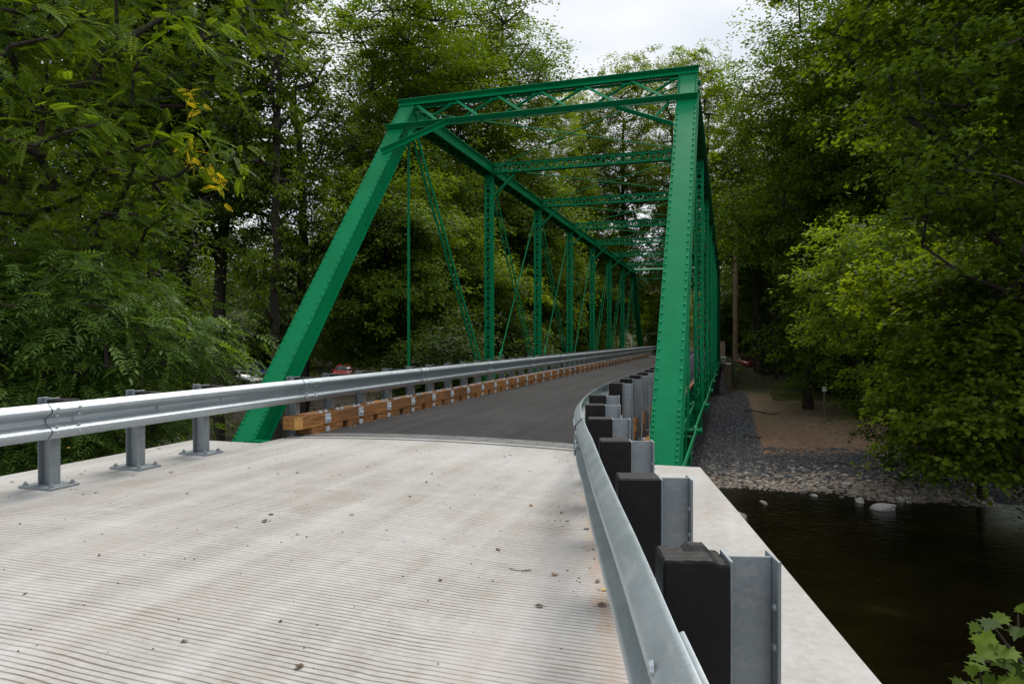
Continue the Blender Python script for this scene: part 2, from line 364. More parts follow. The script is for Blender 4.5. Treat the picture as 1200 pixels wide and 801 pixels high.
def leaves_mesh(name, tmpl, P, Nrm, D, S, mat, rng, rnd=None):
    """place template at P (n,3); normals Nrm, in-plane direction D; scale S (n,)"""
    TV, TF = tmpl; n = len(P); k = len(TV)
    Nn = Nrm / np.linalg.norm(Nrm, axis=1, keepdims=True)
    Y = D - (D * Nn).sum(1, keepdims=True) * Nn; Y /= np.linalg.norm(Y, axis=1, keepdims=True) + 1e-9
    X = np.cross(Y, Nn)
    V = (P[:, None, :] + S[:, None, None] * (TV[None, :, 0:1] * X[:, None, :] + TV[None, :, 1:2] * Y[:, None, :] + TV[None, :, 2:3] * Nn[:, None, :])).reshape(-1, 3)
    tl = np.array([i for f in TF for i in f]); tt = np.array([len(f) for f in TF])
    loops = (np.arange(n)[:, None] * k + tl[None, :]).ravel(); tot = np.tile(tt, n)
    if rnd is None: rnd = rng.random(n)
    return np_mesh(name, V, None, [mat], rnd=np.repeat(rnd, k), loops=loops, totals=tot)

def sample_blobs(blobs, n, rng, mind):
    """blobs: (cx,cy,cz,rx,ry,rz). clump centres biased to the outer shell, kept apart by mind"""
    vol = np.array([b[3] * b[4] * b[5] for b in blobs]) ** .8; pr = vol / vol.sum(); out = []
    tries = 0
    while len(out) < n and tries < n * 30:
        tries += 1
        b = blobs[rng.choice(len(blobs), p=pr)]; d = rng.normal(size=3); d /= np.linalg.norm(d); r_ = rng.random() ** .45
        p = np.array(b[:3]) + d * r_ * np.array(b[3:6])
        if out and (np.sum((np.array(out) - p) ** 2, axis=1).min() < mind * mind): continue
        out.append(p)
    return np.array(out)

def skeleton(trunk, clumps, rng, step=.8, r0=.25, pexp=.42):
    """trunk: polyline; grows a limb to every clump from the nearest wood. Returns nodes, parents, radii"""
    nodes = [np.array(trunk[0], float)]; par = [-1]
    for a, b in zip(trunk[:-1], trunk[1:]):
        a = np.array(a, float); b = np.array(b, float); m = max(1, int(np.linalg.norm(b - a) / 1.0))
        for k in range(1, m + 1):
            q = a + (b - a) * k / m + (rng.normal(size=3) * .06 if k < m else 0); par.append(len(nodes) - 1); nodes.append(q)
    nt_ = len(nodes)
    low = nt_ // 4
    order = np.argsort([np.min(np.linalg.norm(np.array(nodes[:nt_]) - c, axis=1)) for c in clumps])
    ends = []
    for ci in order:
        c = clumps[ci]; A = np.array(nodes[low:]); d = np.linalg.norm(A - c, axis=1) + np.maximum(0, A[:, 2] - c[2]) * .9
        j = int(np.argmin(d)) + low; p = nodes[j]; L = np.linalg.norm(c - p); m = max(1, int(L / step)); prev = j
        for k in range(1, m + 1):
            t = k / m; q = p + (c - p) * t; q = q + np.array([0, 0, L * .10 * math.sin(math.pi * t)]) + (rng.normal(size=3) * .07 * L / m if k < m else 0)
            par.append(prev); prev = len(nodes); nodes.append(q)
        ends.append(prev)
    n = len(nodes); cnt = np.zeros(n)
    for e in ends: cnt[e] += 1
    for i in range(n - 1, 0, -1): cnt[par[i]] += cnt[i]
    rad = r0 * (np.maximum(cnt, .6) / max(cnt[0], 1)) ** pexp
    return np.array(nodes), np.array(par), rad

def wood_mesh(name, nodes, par, rad, mat, sides=6, rmin=.006, flare=1.35):
    idx = np.arange(1, len(nodes)); a = nodes[par[idx]]; b = nodes[idx]; ra = rad[par[idx]].copy(); rb = np.maximum(rad[idx], rmin)
    ra = np.minimum(np.maximum(ra, rmin), rb * 1.6 + .01); ra[par[idx] == 0] *= flare
    d = b - a; d /= np.linalg.norm(d, axis=1, keepdims=True) + 1e-9
    ref = np.where(np.abs(d[:, 2:3]) < .9, np.array([[0, 0, 1.0]]), np.array([[1.0, 0, 0]])); u = np.cross(d, ref); u /= np.linalg.norm(u, axis=1, keepdims=True); w = np.cross(d, u)
    b = b + d * rb[:, None] * .25
    ang = np.arange(sides) * 2 * math.pi / sides; c = np.cos(ang)[None, :, None]; s = np.sin(ang)[None, :, None]
    ring = u[:, None, :] * c + w[:, None, :] * s
    V = np.stack([a[:, None, :] + ring * ra[:, None, None], b[:, None, :] + ring * rb[:, None, None]], axis=1).reshape(-1, 3)
    base = (np.arange(len(idx)) * 2 * sides)[:, None]; k = np.arange(sides)[None, :]; k2 = (k + 1) % sides
    F = np.stack([base + k, base + k2, base + sides + k2, base + sides + k], axis=2).reshape(-1, 4)
    return np_mesh(name, V, F, [mat], smooth=True)

def foliage(clumps, per, rc, rng, flat=.45, updir=1.0, center=None, size=(.1, .16), droop=.3, density_jit=.5):
    """leaf positions round clump centres: irregular, layered sprays"""
    P, N, D, tint = [], [], [], []
    c0 = clumps.mean(0) if center is None else np.array(center)
    for c in clumps:
        n = int(per * (1 + density_jit * (rng.random() - .5) * 2)); r_ = rc * (.65 + .7 * rng.random())
        k = 5 + int(rng.random() * 5); sub = c + rng.normal(size=(k, 3)) * np.array([r_ * .62, r_ * .62, r_ * flat * .85])
        pick = rng.integers(0, k, n); th = rng.uniform(0, 6.28, n); rr_ = np.sqrt(rng.random(n)) * r_ * .46
        q = sub[pick] + np.column_stack([np.cos(th) * rr_, np.sin(th) * rr_, rng.normal(size=n) * r_ * .11])
        tint.append(np.clip((.35 * rng.random() + .65 * rng.random(k))[pick] * .6 + rng.random(n) * .4, 0, 1))
        q[:, 2] -= droop * ((q[:, :2] - c[:2]) ** 2).sum(1) / r_ * .35
        out = q - c0; out /= np.linalg.norm(out, axis=1, keepdims=True) + 1e-6
        P.append(q); N.append(rng.normal(size=(n, 3)) * .42 + np.array([0, 0, updir]) + out * .35); D.append(out + rng.normal(size=(n, 3)) * .8 + np.array([0, 0, -droop]))
    P = np.concatenate(P); N = np.concatenate(N); D = np.concatenate(D); S = size[0] + (size[1] - size[0]) * rng.random(len(P))
    return P, N, D, S, np.concatenate(tint)

def make_tree(name, trunk, blobs, nclump, per, rc, leaf, mat, seed, mind=.8, size=(.12, .18), r0=.25, bark=None, flat=.45, updir=1.0, droop=.3, step=.8, sides=6, stems=None, hollow=True):
    """returns (trunk mesh, crown mesh) in local coordinates"""
    rng = np.random.default_rng(seed); cl = sample_blobs(blobs, nclump, rng, mind)
    nodes, par, rad = skeleton(trunk, cl, rng, step=step, r0=r0)
    tm = wood_mesh(name + '_trunk', nodes, par, rad, bark or BARK, sides)
    P, N, D, S, tint = foliage(cl, per, rc, rng, flat, updir, None, size, droop)
    cm = leaves_mesh(name + '_crown', leaf, P, N, D, S, mat, rng, tint)
    return tm, cm

def plant(kind, meshes, label, cat, loc, rz=0, scale=1.0, group=None, crown='crown', trunkname='trunk'):
    o = empty(kind, label, cat, loc, rz, group); o.scale = (scale,) * 3 if isinstance(scale, (int, float)) else scale
    link(trunkname, meshes[0], o); link(crown, meshes[1], o)
    return o

# ------------------------------------------------------------------ the setting: terrain, water, deck, road
def interp(s, pts): return np.interp(s, [p[0] for p in pts], [p[1] for p in pts])
def y_far(x): return 24.3 - np.clip(x - 8, 0, 60) * .55 + .35 * np.sin(x * .8) + .2 * np.sin(x * 2.1 + 1) - np.clip(-12 - x, 0, 60) * .1
def y_near(x): return 8.8 - np.clip(x - .3, 0, 2.5) * 3.2 - np.clip(x - 2.8, 0, 30) * .5 - np.clip(-9 - x, 0, 40) * .12
def ground_z(x, y):
    x = np.asarray(x, float); y = np.asarray(y, float)
    sf = y - y_far(x); sn = y_near(x) - y
    zf = interp(sf, [(-3, -4.6), (0, -3.72), (3, -3.5), (8, -3.25), (26, -2.85), (36, -2.35), (60, -1.7), (95, 3), (160, 14), (400, 40)])
    zn = interp(sn, [(-3, -4.6), (0, -3.75), (1.5, -3.0), (5, -1.7), (12, -.8), (40, -.2), (300, 10)])
    z = np.maximum(zf, zn)
    xc = -3.5 - .004 * np.clip(y - 55, 0, 80) ** 2
    emb = -.10 - np.maximum(0, np.abs(x - xc) - 3.6) * .62
    far_e = emb - np.clip(58.5 - y, 0, 60) * np.clip((np.abs(x - xc) - 3.3) * 3, .0, 1.6) - np.clip(53.45 - y, 0, 60) * 9
    z = np.where(y > 40, np.maximum(z, far_e), z)
    emb2 = -.25 - np.maximum(0, -8.4 - x) * .6 - np.maximum(0, x - .15 + np.maximum(0, y) * .03) * np.where(y > -6, 2.6, 1.0) - np.maximum(0, y - 5.6) * 3.0
    z = np.where(y < 9, np.maximum(z, emb2), z)
    # never above the deck or the water under the bridge
    z = z + .05 * np.sin(x * 1.7 + y * .6) * np.sin(y * 1.3 - x * .4) * np.clip((np.abs(x + 3.5) - 4) / 3, 0, 1)
    return z
def gz(x, y): return float(ground_z(x, y))
def build_terrain():
    def axis(a, b, fine0, fine1, f, c0):
        pts = list(np.arange(fine0, fine1 + 1e-6, f)); s = c0; p = fine1
        while p < b: s *= 1.22; p += s; pts.append(min(p, b))
        s = c0; p = fine0
        while p > a: s *= 1.22; p -= s; pts.insert(0, max(p, a))
        return np.array(pts)
    xs = axis(-600, 600, -24, 26, .5, .6); ys = axis(-300, 1000, -6, 62, .5, .6)
    X, Y = np.meshgrid(xs, ys); Z = ground_z(X, Y); V = np.stack([X, Y, Z], 2).reshape(-1, 3)
    w = len(xs); i = (np.arange(len(ys) - 1)[:, None] * w + np.arange(w - 1)[None, :]); F = np.stack([i, i + 1, i + w + 1, i + w], 2).reshape(-1, 4)
    m, nt, b = newmat('bank_ground'); v = pos(nt)
    sx = nd(nt, 'ShaderNodeSeparateXYZ'); nt.links.new(v, sx.inputs[0]); X, Y, Z = sx.outputs
    n0 = math_(nt, 'MULTIPLY', math_(nt, 'SUBTRACT', noise(nt, v, .5, 5, .6), .5), 3.0)
    Xn = math_(nt, 'ADD', X, math_(nt, 'MULTIPLY', n0, .35)); Yn = math_(nt, 'ADD', Y, n0)
    vo = nd(nt, 'ShaderNodeTexVoronoi', Scale=11); nt.links.new(v, vo.inputs['Vector'])
    gv = ramp(nt, vo.outputs['Color'], [(.2, (.035, .038, .045)), (.6, (.085, .09, .10)), (.95, (.17, .175, .18))])
    gv = mix(nt, math_(nt, 'MULTIPLY', ramp(nt, vo.outputs['Distance'], [(.2, 0.0), (.5, 1.0)]), .6), gv, (.018, .018, .02))
    n1 = noise(nt, v, 3.5, 7, .7); n2 = noise(nt, v, .6, 5, .6)
    floor_ = ramp(nt, n1, [(.3, (.018, .015, .009)), (.55, (.05, .038, .022)), (.75, (.05, .065, .02))])
    dirt = ramp(nt, n1, [(.3, (.11, .062, .034)), (.5, (.22, .135, .082)), (.72, (.36, .24, .155))])
    straw = ramp(nt, n1, [(.3, (.10, .075, .042)), (.55, (.23, .17, .10)), (.8, (.36, .28, .18))])
    grass = ramp(nt, n1, [(.3, (.030, .034, .014)), (.7, (.075, .085, .028))])
    lawn = ramp(nt, n1, [(.3, (.12, .20, .03)), (.7, (.22, .33, .05))])
    step_ = lambda s_, e, w_=.6: ramp(nt, math_(nt, 'DIVIDE', math_(nt, 'SUBTRACT', s_, e - w_ / 2), w_), [(0.0, 0.0), (1.0, 1.0)])
    c = mix(nt, step_(Yn, 38.5), dirt, straw); c = mix(nt, step_(Yn, 53, 5), c, grass)
    inx = math_(nt, 'MULTIPLY', step_(Xn, -9), math_(nt, 'SUBTRACT', 1.0, step_(Xn, 9, 1.5)))
    c = mix(nt, inx, floor_, c)
    g = math_(nt, 'MULTIPLY', inx, math_(nt, 'MAXIMUM', math_(nt, 'SUBTRACT', 1.0, step_(Yn, 30.0)), math_(nt, 'MULTIPLY', math_(nt, 'SUBTRACT', 1.0, step_(Xn, 1.3, .3)), math_(nt, 'SUBTRACT', 1.0, step_(Y, 54)))))
    c = mix(nt, g, c, gv)
    ll = math_(nt, 'MULTIPLY', math_(nt, 'MULTIPLY', step_(Y, 56, 2), math_(nt, 'SUBTRACT', 1.0, step_(Yn, 92, 4))), math_(nt, 'MULTIPLY', step_(Xn, -17, 2), math_(nt, 'SUBTRACT', 1.0, step_(Xn, -1.2, 1))))
    c = mix(nt, ll, c, lawn)
    nt.links.new(c, b.inputs['Base Color']); b.inputs['Roughness'].default_value = .95
    bump(nt, b, math_(nt, 'ADD', math_(nt, 'MULTIPLY', n1, 1.2), math_(nt, 'MULTIPLY', math_(nt, 'MULTIPLY', vo.outputs['Distance'], -1.0), g)), .9, .08)
    o = link('ground', np_mesh('ground', V, F, [m], smooth=True)); props(o, kind='structure')
build_terrain()

def build_water():
    m, nt, b = newmat('river_water')
    v = pos(nt); n = noise(nt, v, .8, 6, .65); n2 = noise(nt, v, 5, 5, .7)
    c = ramp(nt, n, [(.35, (.0035, .0025, .0012)), (.6, (.007, .005, .0022)), (.78, (.018, .012, .005))])
    c = mix(nt, ramp(nt, n2, [(.60, 0.0), (.75, .45)]), c, (.030, .019, .008))
    nt.links.new(c, b.inputs['Base Color']); b.inputs['Roughness'].default_value = .07; b.inputs['IOR'].default_value = 1.33; b.inputs['Specular IOR Level'].default_value = .45
    w1 = noise(nt, pos(nt, (1, 2.2, 1)), 2.6, 4, .6, .5); w2 = noise(nt, pos(nt, (1, 1.8, 1)), 14, 3, .5)
    bump(nt, b, math_(nt, 'ADD', w1, math_(nt, 'MULTIPLY', w2, .2)), .30, .05)
    xs = np.linspace(-160, 160, 41); ys = np.linspace(-60, 34, 31); X, Y = np.meshgrid(xs, ys)
    V = np.stack([X, Y, np.full_like(X, -3.70)], 2).reshape(-1, 3); w = len(xs)
    i = (np.arange(len(ys) - 1)[:, None] * w + np.arange(w - 1)[None, :]); F = np.stack([i, i + 1, i + w + 1, i + w], 2).reshape(-1, 4)
    props(link('river_water', np_mesh('river_water', V, F, [m])), kind='structure')
build_water()

XC = -3.47
def crown(x): return .055 * np.maximum(0, 1 - ((np.asarray(x) - XC) / 2.15) ** 2)
EDGE = [(.575, 3.0), (.09, 5.59), (-.27, 7.42)]
def edge_x(y): return float(np.interp(y, [-12, -3, 3.0, 5.59, 7.42], [2.6, 1.75, .575, .09, -.27]))
def sheet(name, y0, y1, xa, xb, mat, thick, ny=10, nx=36, zoff=0.0, crowned=True):
    ys = np.linspace(y0, y1, ny); V = []; F = []
    for y in ys:
        a = xa(y) if callable(xa) else xa; b_ = xb(y) if callable(xb) else xb
        xs = a + (b_ - a) * np.linspace(0, 1, nx)
        for x in xs: V.append((x, y, (float(crown(x)) if crowned else 0) + zoff))
    n = len(V); V += [(x, y, zoff - thick) for x, y, _ in V]
    for j in range(ny - 1):
        for i in range(nx - 1):
            a = j * nx + i; F.append((a, a+1, a+nx+1, a+nx)); F.append((n+a, n+a+nx, n+a+nx+1, n+a+1))
    for i in range(nx - 1):
        F.append((i+1, i, n+i, n+i+1)); a = (ny-1)*nx+i; F.append((a, a+1, n+a+1, n+a))
    for j in range(ny - 1):
        a = j*nx; F.append((a, a+nx, n+a+nx, n+a)); a = j*nx+nx-1; F.append((a+nx, a, n+a, n+a+nx))
    me = bpy.data.meshes.new(name); me.from_pydata(V, [], F); me.materials.append(mat)
    return link(name, me)
props(sheet('concrete_approach_slab', -12, 7.45, -6.82, edge_x, CONC_DECK, .55, 24, 60), kind='structure')
props(sheet('concrete_end_sill', 7.451, 7.93, -5.78, -1.12, CONC_DECK, .5, 3, 36), kind='structure')
props(sheet('expansion_joint_seal', 7.9305, 8.019, -5.78, -1.12, DARKGAP, .4, 2, 36, -.020), kind='structure')
props(sheet('concrete_joint_strip', 8.0195, 8.12, -5.78, -1.12, CONC_DECK, .4, 2, 36, .0), kind='structure')
props(sheet('asphalt_bridge_roadway', 8.44, 52.6, -5.86, -1.17, ASPH, .10, 40, 36, .0), kind='structure')
def joint_plate():
    root = empty('steel_joint_plate', 'grey steel plate bolted across the roadway where concrete meets asphalt', 'joint plate', (XC, 8.28, 0))
    o = sheet('plate', 8.1205, 8.4395, -5.80, -1.14, STEELJ, .3, 2, 36, .006); o.parent = root; o.matrix_parent_inverse = Matrix.Translation(root.location).inverted()
    m = MB()
    for k in range(14):
        for dx, dy in ((0, -.09), (.15, .1)):
            x = -5.6 + k * .335 + dx; m = MB(); m.dome((x - XC, dy, float(crown(x)) + .006), (0, 0, 1), .020, .012); m.build('bolt', STEELJ, root)
joint_plate()
# far end: slab and road that bends away
props(sheet('far_concrete_slab', 52.62, 55.2, -6.9, -.1, CONC, .5, 3, 24, -.004), kind='structure')
def far_road():
    V = []; F = []
    ys = np.linspace(55.21, 105, 30)
    for y in ys:
        xc = -3.5 - .004 * max(0, y - 55) ** 2
        for u in np.linspace(-2.7, 2.7, 9): V.append((xc + u, y, .0 + .05 * (1 - (u / 2.7) ** 2) - .03))
    for j in range(len(ys) - 1):
        for i in range(8): a = j * 9 + i; F.append((a, a+1, a+10, a+9))
    me = bpy.data.meshes.new('far_road'); me.from_pydata(V, [], F); me.materials.append(ASPH); props(link('far_asphalt_road', me), kind='structure')
far_road()
def near_abutment():
    root = empty('near_abutment', 'pale concrete abutment under the near end of the green bridge', 'abutment', (XC, 7, -4))
    m = MB(); m.box(-3.3, 3.15, -.6, .44, -.8, 3.44); m.build('breast_wall', CONC, root, .02)
    m = MB(); m.box(-3.3, 3.15, .45, 1.35, -.8, 2.9); m.build('bridge_seat', CONC, root, .02)
    m = MB(); m.prism([(2.9, .2), (3.15, .2), (4.5, -6.4), (4.2, -6.4)], -.5, 3.43); m.build('wing_wall', CONC, root)
near_abutment()
def far_abutment():
    root = empty('far_abutment', 'weathered brown concrete abutment and wing wall at the far end of the bridge', 'abutment', (XC, 54, -3))
    m = MB(); m.box(-3.4, 2.5, -.9, 1.2, -1, 2.3); m.build('breast_wall', CONC_OLD, root, .02)
    m = MB(); m.prism([(2.52, -.6), (3.75, .2), (3.75, 5.4), (2.52, 5.4)], -1, 2.45); m.build('wing_wall', CONC_OLD, root, .03)
    m = MB(); m.box(2.95, 3.32, .6, 1.0, 2.452, 4.15); m.build('parapet_post', CONC_OLD, root, .02)
far_abutment()

# ------------------------------------------------------------------ the truss bridge
XL, XR, ZB, ZT = -6.2, -.67, -.30, 5.93
YP = [7.6, 12.65, 17.6, 22.6, 27.6, 32.55, 37.5, 42.5, 47.5, 52.5]
B = empty('truss_bridge', 'long green riveted steel truss bridge with open lattice bracing over its narrow roadway', 'bridge', (XC, 30, 0))
BO = Vector((XC, 30, 0))
def bld(m, name, mat=GREEN, bevel=0, parent=None):
    m.v = [tuple(Vector(v) - BO) for v in m.v]; return m.build(name, mat, parent or B, bevel)
def lace(m, pA0, pA1, pB0, pB1, n, w, th, up, cross=False):
    """zigzag flat bars between line A and line B"""
    pA0, pA1, pB0, pB1 = map(Vector, (pA0, pA1, pB0, pB1))
    for k in range(n):
        t0, t1 = k / n, (k + 1) / n
        if k % 2 == 0: m.bar(pA0.lerp(pA1, t0), pB0.lerp(pB1, t1), w, th, up)
        else: m.bar(pB0.lerp(pB1, t0), pA0.lerp(pA1, t1), w, th, up)
        if cross: m.bar(pB0.lerp(pB1, t0) if k % 2 == 0 else pA0.lerp(pA1, t0), pA0.lerp(pA1, t1) if k % 2 == 0 else pB0.lerp(pB1, t1), w, th, up)
def box_chord(x, p0, p1, up, rp=.15, dense=True, side=1):
    """cover plate on two web plates with flange angles, rivets and lacing beneath"""
    m = MB(); p0 = Vector(p0); p1 = Vector(p1); L = (p1 - p0).length
    m.bar(p0, p1, .340, .014, up, 0, .135)
    for s_ in (-1, 1):
        m.bar(p0, p1, .012, .262, up, s_ * .118, -.004)
        m.bar(p0, p1, .050, .009, up, s_ * .143, .1225)
        m.bar(p0, p1, .009, .062, up, s_ * .1275, .095)
        m.bar(p0, p1, .070, .010, up, s_ * .155, -.130)
        m.bar(p0, p1, .009, .062, up, s_ * .1275, -.095)
    p0_, p1_, d, a, u = m.frame(p0, p1, up); n = int(L / rp)
    for k in range(n + 1):
        q = p0 + d * (.06 + k * (L - .12) / n)
        near_end = min(k, n - k) < 6 and dense
        for s_ in (-1, 1):
            m.dome(q + a * s_ * .143 + u * .142, u, .019, .020, 8)
            m.dome(q + a * s_ * .132 + u * .095, a * s_, .016, .012, 6)
            m.dome(q + a * s_ * .132 - u * .095, a * s_, .016, .012, 6)
            if near_end: m.dome(q + d * (L - .12) / n * .5 + a * s_ * .143 + u * .142, u, .019, .020, 8)
    lace(m, p0 + a * .115 - u * .142, p1 + a * .115 - u * .142, p0 - a * .115 - u * .142, p1 - a * .115 - u * .142, int(L / .3), .045, .008, up)
    return m
for x in (XL, XR):
    for sgn, (ya, yb) in ((1, (YP[0], YP[1])), (-1, (YP[9], YP[8]))):
        d = Vector((0, yb - ya, ZT - ZB)).normalized(); up = Vector((0, -d.z * sgn, abs(d.y)))
        p1 = Vector((x, yb, ZT)) + d * .10
        bld(box_chord(x, (x, ya, ZB), p1, up), 'end_post')
        # hip pin plates with clustered rivets, and the bearing shoe
        m = MB(); q = Vector((x, yb, ZT)); q2 = Vector((x, ya, ZB))
        for s_ in (-1, 1):
            m.bar(q - d * .85, q + d * .02, .010, .19, up, s_ * .137 if False else s_ * .1395, 0)
            for k in range(9):
                for j in (-1, 0, 1): m.dome(q - d * (.12 + k * .085) + Vector((s_ * .1445, 0, 0)) + up * j * .06, (s_, 0, 0), .012, .009, 6)
        m.tube(q - Vector((.21, 0, 0)), q + Vector((.21, 0, 0)), .055, 12); bld(m, 'hip_gusset')
        m = MB(); m.tube(q2 - Vector((.24, 0, 0)), q2 + Vector((.24, 0, 0)), .06, 12); m.box(x - .19, x - .16, ya - .13, ya + .13, ZB - .32, ZB + .06); m.box(x + .16, x + .19, ya - .13, ya + .13, ZB - .32, ZB + .06)
        m.box(x - .26, x + .26, ya - .26, ya + .26, ZB - .35, ZB - .321); bld(m, 'bearing_shoe')
    bld(box_chord(x, (x, YP[1] + .02, ZT), (x, YP[8] - .02, ZT), (0, 0, 1), .2, False), 'top_chord')
    for i in (1, 8):
        m = MB(); m.bar((x, YP[i], ZB), (x, YP[i], ZT - .12), .045, .03, (0, 1, 0)); m.tube((x, YP[i], .55), (x, YP[i], .75), .035, 8); bld(m, 'hip_hanger')
    for i in range(2, 8):
        y = YP[i]; m = MB()
        for s_ in (-1, 1):
            m.box(x + s_ * .105 - .005, x + s_ * .105 + .005, y - .088, y + .088, ZB - .08, ZT - .125)
            for f in (-1, 1): m.box(min(x + s_ * .1, x + s_ * .052), max(x + s_ * .1, x + s_ * .052), y + f * .083 - .004, y + f * .083 + .004, ZB - .08, ZT - .125)
        for f in (-1, 1):
            yy = y + f * .092; n = 22
            lace(m, (x - .078, yy, ZB + .1), (x - .078, yy, ZT - .3), (x + .078, yy, ZB + .1), (x + .078, yy, ZT - .3), n, .008, .038, (1, 0, 0), True)
            for zz in (ZB + .02, ZT - .22): m.box(x - .1, x + .1, yy - .004, yy + .004, zz - .12, zz + .1)
            for k in range(n + 1):
                z = ZB + .1 + (ZT - ZB - .4) * k / n
                if f < 0:
                    for s_ in (-1, 1): m.dome((x + s_ * .078, yy - .005, z), (0, -1, 0), .011, .008, 5)
        bld(m, 'vertical_post')
    # diagonals: pairs of flat eyebars, slender counters, lower chord eyebars
    dg = [(1, 2), (2, 3), (3, 4), (4, 5), (8, 7), (7, 6), (6, 5), (5, 4)]
    for a, b_ in dg:
        mid = {a, b_} == {4, 5}
        for s_ in (-1, 1):
            if mid and s_ > 0: continue
            m = MB(); w, h = (.022, .085) if abs(a - b_) == 1 and (a in (1, 8)) else (.020, .072)
            if mid: w, h = .03, .03
            off = .055 if not mid else .02 * (1 if a < b_ else -1)
            p = Vector((x + s_ * off, YP[a], ZT - .02)); q = Vector((x + s_ * off, YP[b_], ZB)); m.bar(p, q, w, h, (0, 0, 1))
            for c in (p, q): m.tube(c - Vector((w/2 + .002, 0, 0)), c + Vector((w/2 + .002, 0, 0)), .085, 12)
            bld(m, 'diagonal_bar' if not mid else 'counter_rod')
    for a, b_ in ((3, 2), (4, 3), (6, 7), (5, 6)):
        m = MB(); p = Vector((x, YP[a], ZT - .02)); q = Vector((x, YP[b_], ZB)); m.bar(p, q, .026, .026, (0, 0, 1)); t = p.lerp(q, .8)
        dd = (q - p).normalized(); m.bar(t - dd * .14, t + dd * .14, .06, .05, (0, 0, 1)); bld(m, 'counter_rod')
    for i in range(9):
        for s_ in (-1, 1):
            off = .14 if i % 2 == 0 else .115
            m = MB(); p = Vector((x + s_ * off, YP[i], ZB)); q = Vector((x + s_ * off, YP[i+1], ZB)); m.bar(p, q, .022, .09, (0, 0, 1))
            for c in (p, q): m.tube(c - Vector((.013, 0, 0)), c + Vector((.013, 0, 0)), .095, 12)
            bld(m, 'lower_chord_bar')
    for i in range(1, 9):
        m = MB(); m.tube((x - .25, YP[i], ZB), (x + .25, YP[i], ZB), .045, 10)
        for s_ in (-1, 1): m.tube((x + s_ * .20, YP[i], ZB), (x + s_ * .235, YP[i], ZB), .075, 6)
        bld(m, 'chord_pin')
# floor beams, stringers, deck planks
for i in range(1, 9):
    y = YP[i]; m = MB(); z0, z1 = -.86, -.40
    m.box(XL - .05, XR + .06, y - .006, y + .006, z0, z1)
    for z in (z0, z1 - .012): m.box(XL - .05, XR + .06, y - .09, y + .09, z, z + .012)
    for x in (XL - .04, XR + .05):
        for f in (-1, 1): m.box(x - .006, x + .006, y + f * .0065, y + f * .10, z0 + .014, z1 - .014) if f > 0 else m.box(x - .006, x + .006, y - .10, y - .0065, z0 + .014, z1 - .014)
        for k in range(5):
            for f in (-.06, .06): m.dome((x + (.007 if x > XC else -.007), y + f, z0 + .06 + k * .085), (1 if x > XC else -1, 0, 0), .018, .014, 6); m.dome((x - .03, y - .012, z0 + .06 + k * .085), (0, -1, 0), .018, .014, 6)
    bld(m, 'floor_beam')
for i in range(1, 9):                     # hangers tying each floor beam to the chord pins, bottom outriggers
    y = YP[i]
    for x in (XL, XR):
        m = MB(); m.bar((x - .03, y - .1, ZB + .06), (x - .03, y - .1, -.9), .03, .03, (0, 1, 0)); m.bar((x - .03, y + .1, ZB + .06), (x - .03, y + .1, -.9), .03, .03, (0, 1, 0))
        m.box(x - .1, x + .04, y - .14, y + .14, -.92, -.885); bld(m, 'beam_hanger')
for x in np.linspace(-5.55, -1.4, 8):
    m = MB(); m.box(x - .06, x + .06, 7.75, 52.4, -.395, -.15); bld(m, 'stringer')
m = MB()
for k in range(150): m.box(-5.95, -1.06, 7.99 + k * .296, 7.99 + k * .296 + .288, -.148, -.102)
bld(m, 'deck_planking', TIMBER)
m = MB(); m.box(-6.15, -5.80, 7.62, 7.70, -.07, .0); m.box(-6.15, -5.80, 7.612, 7.62, -.12, .0); bld(m, 'end_strut')
m = MB(); m.box(-1.1, -.75, 7.62, 7.70, -.07, .0); bld(m, 'end_strut')
# lower laterals
for i in range(9):
    for a, b_ in ((XL, XR), (XR, XL)):
        m = MB(); m.tube((a, YP[i], -.66), (b_, YP[i+1], -.66), .014, 6); bld(m, 'lower_lateral_rod')
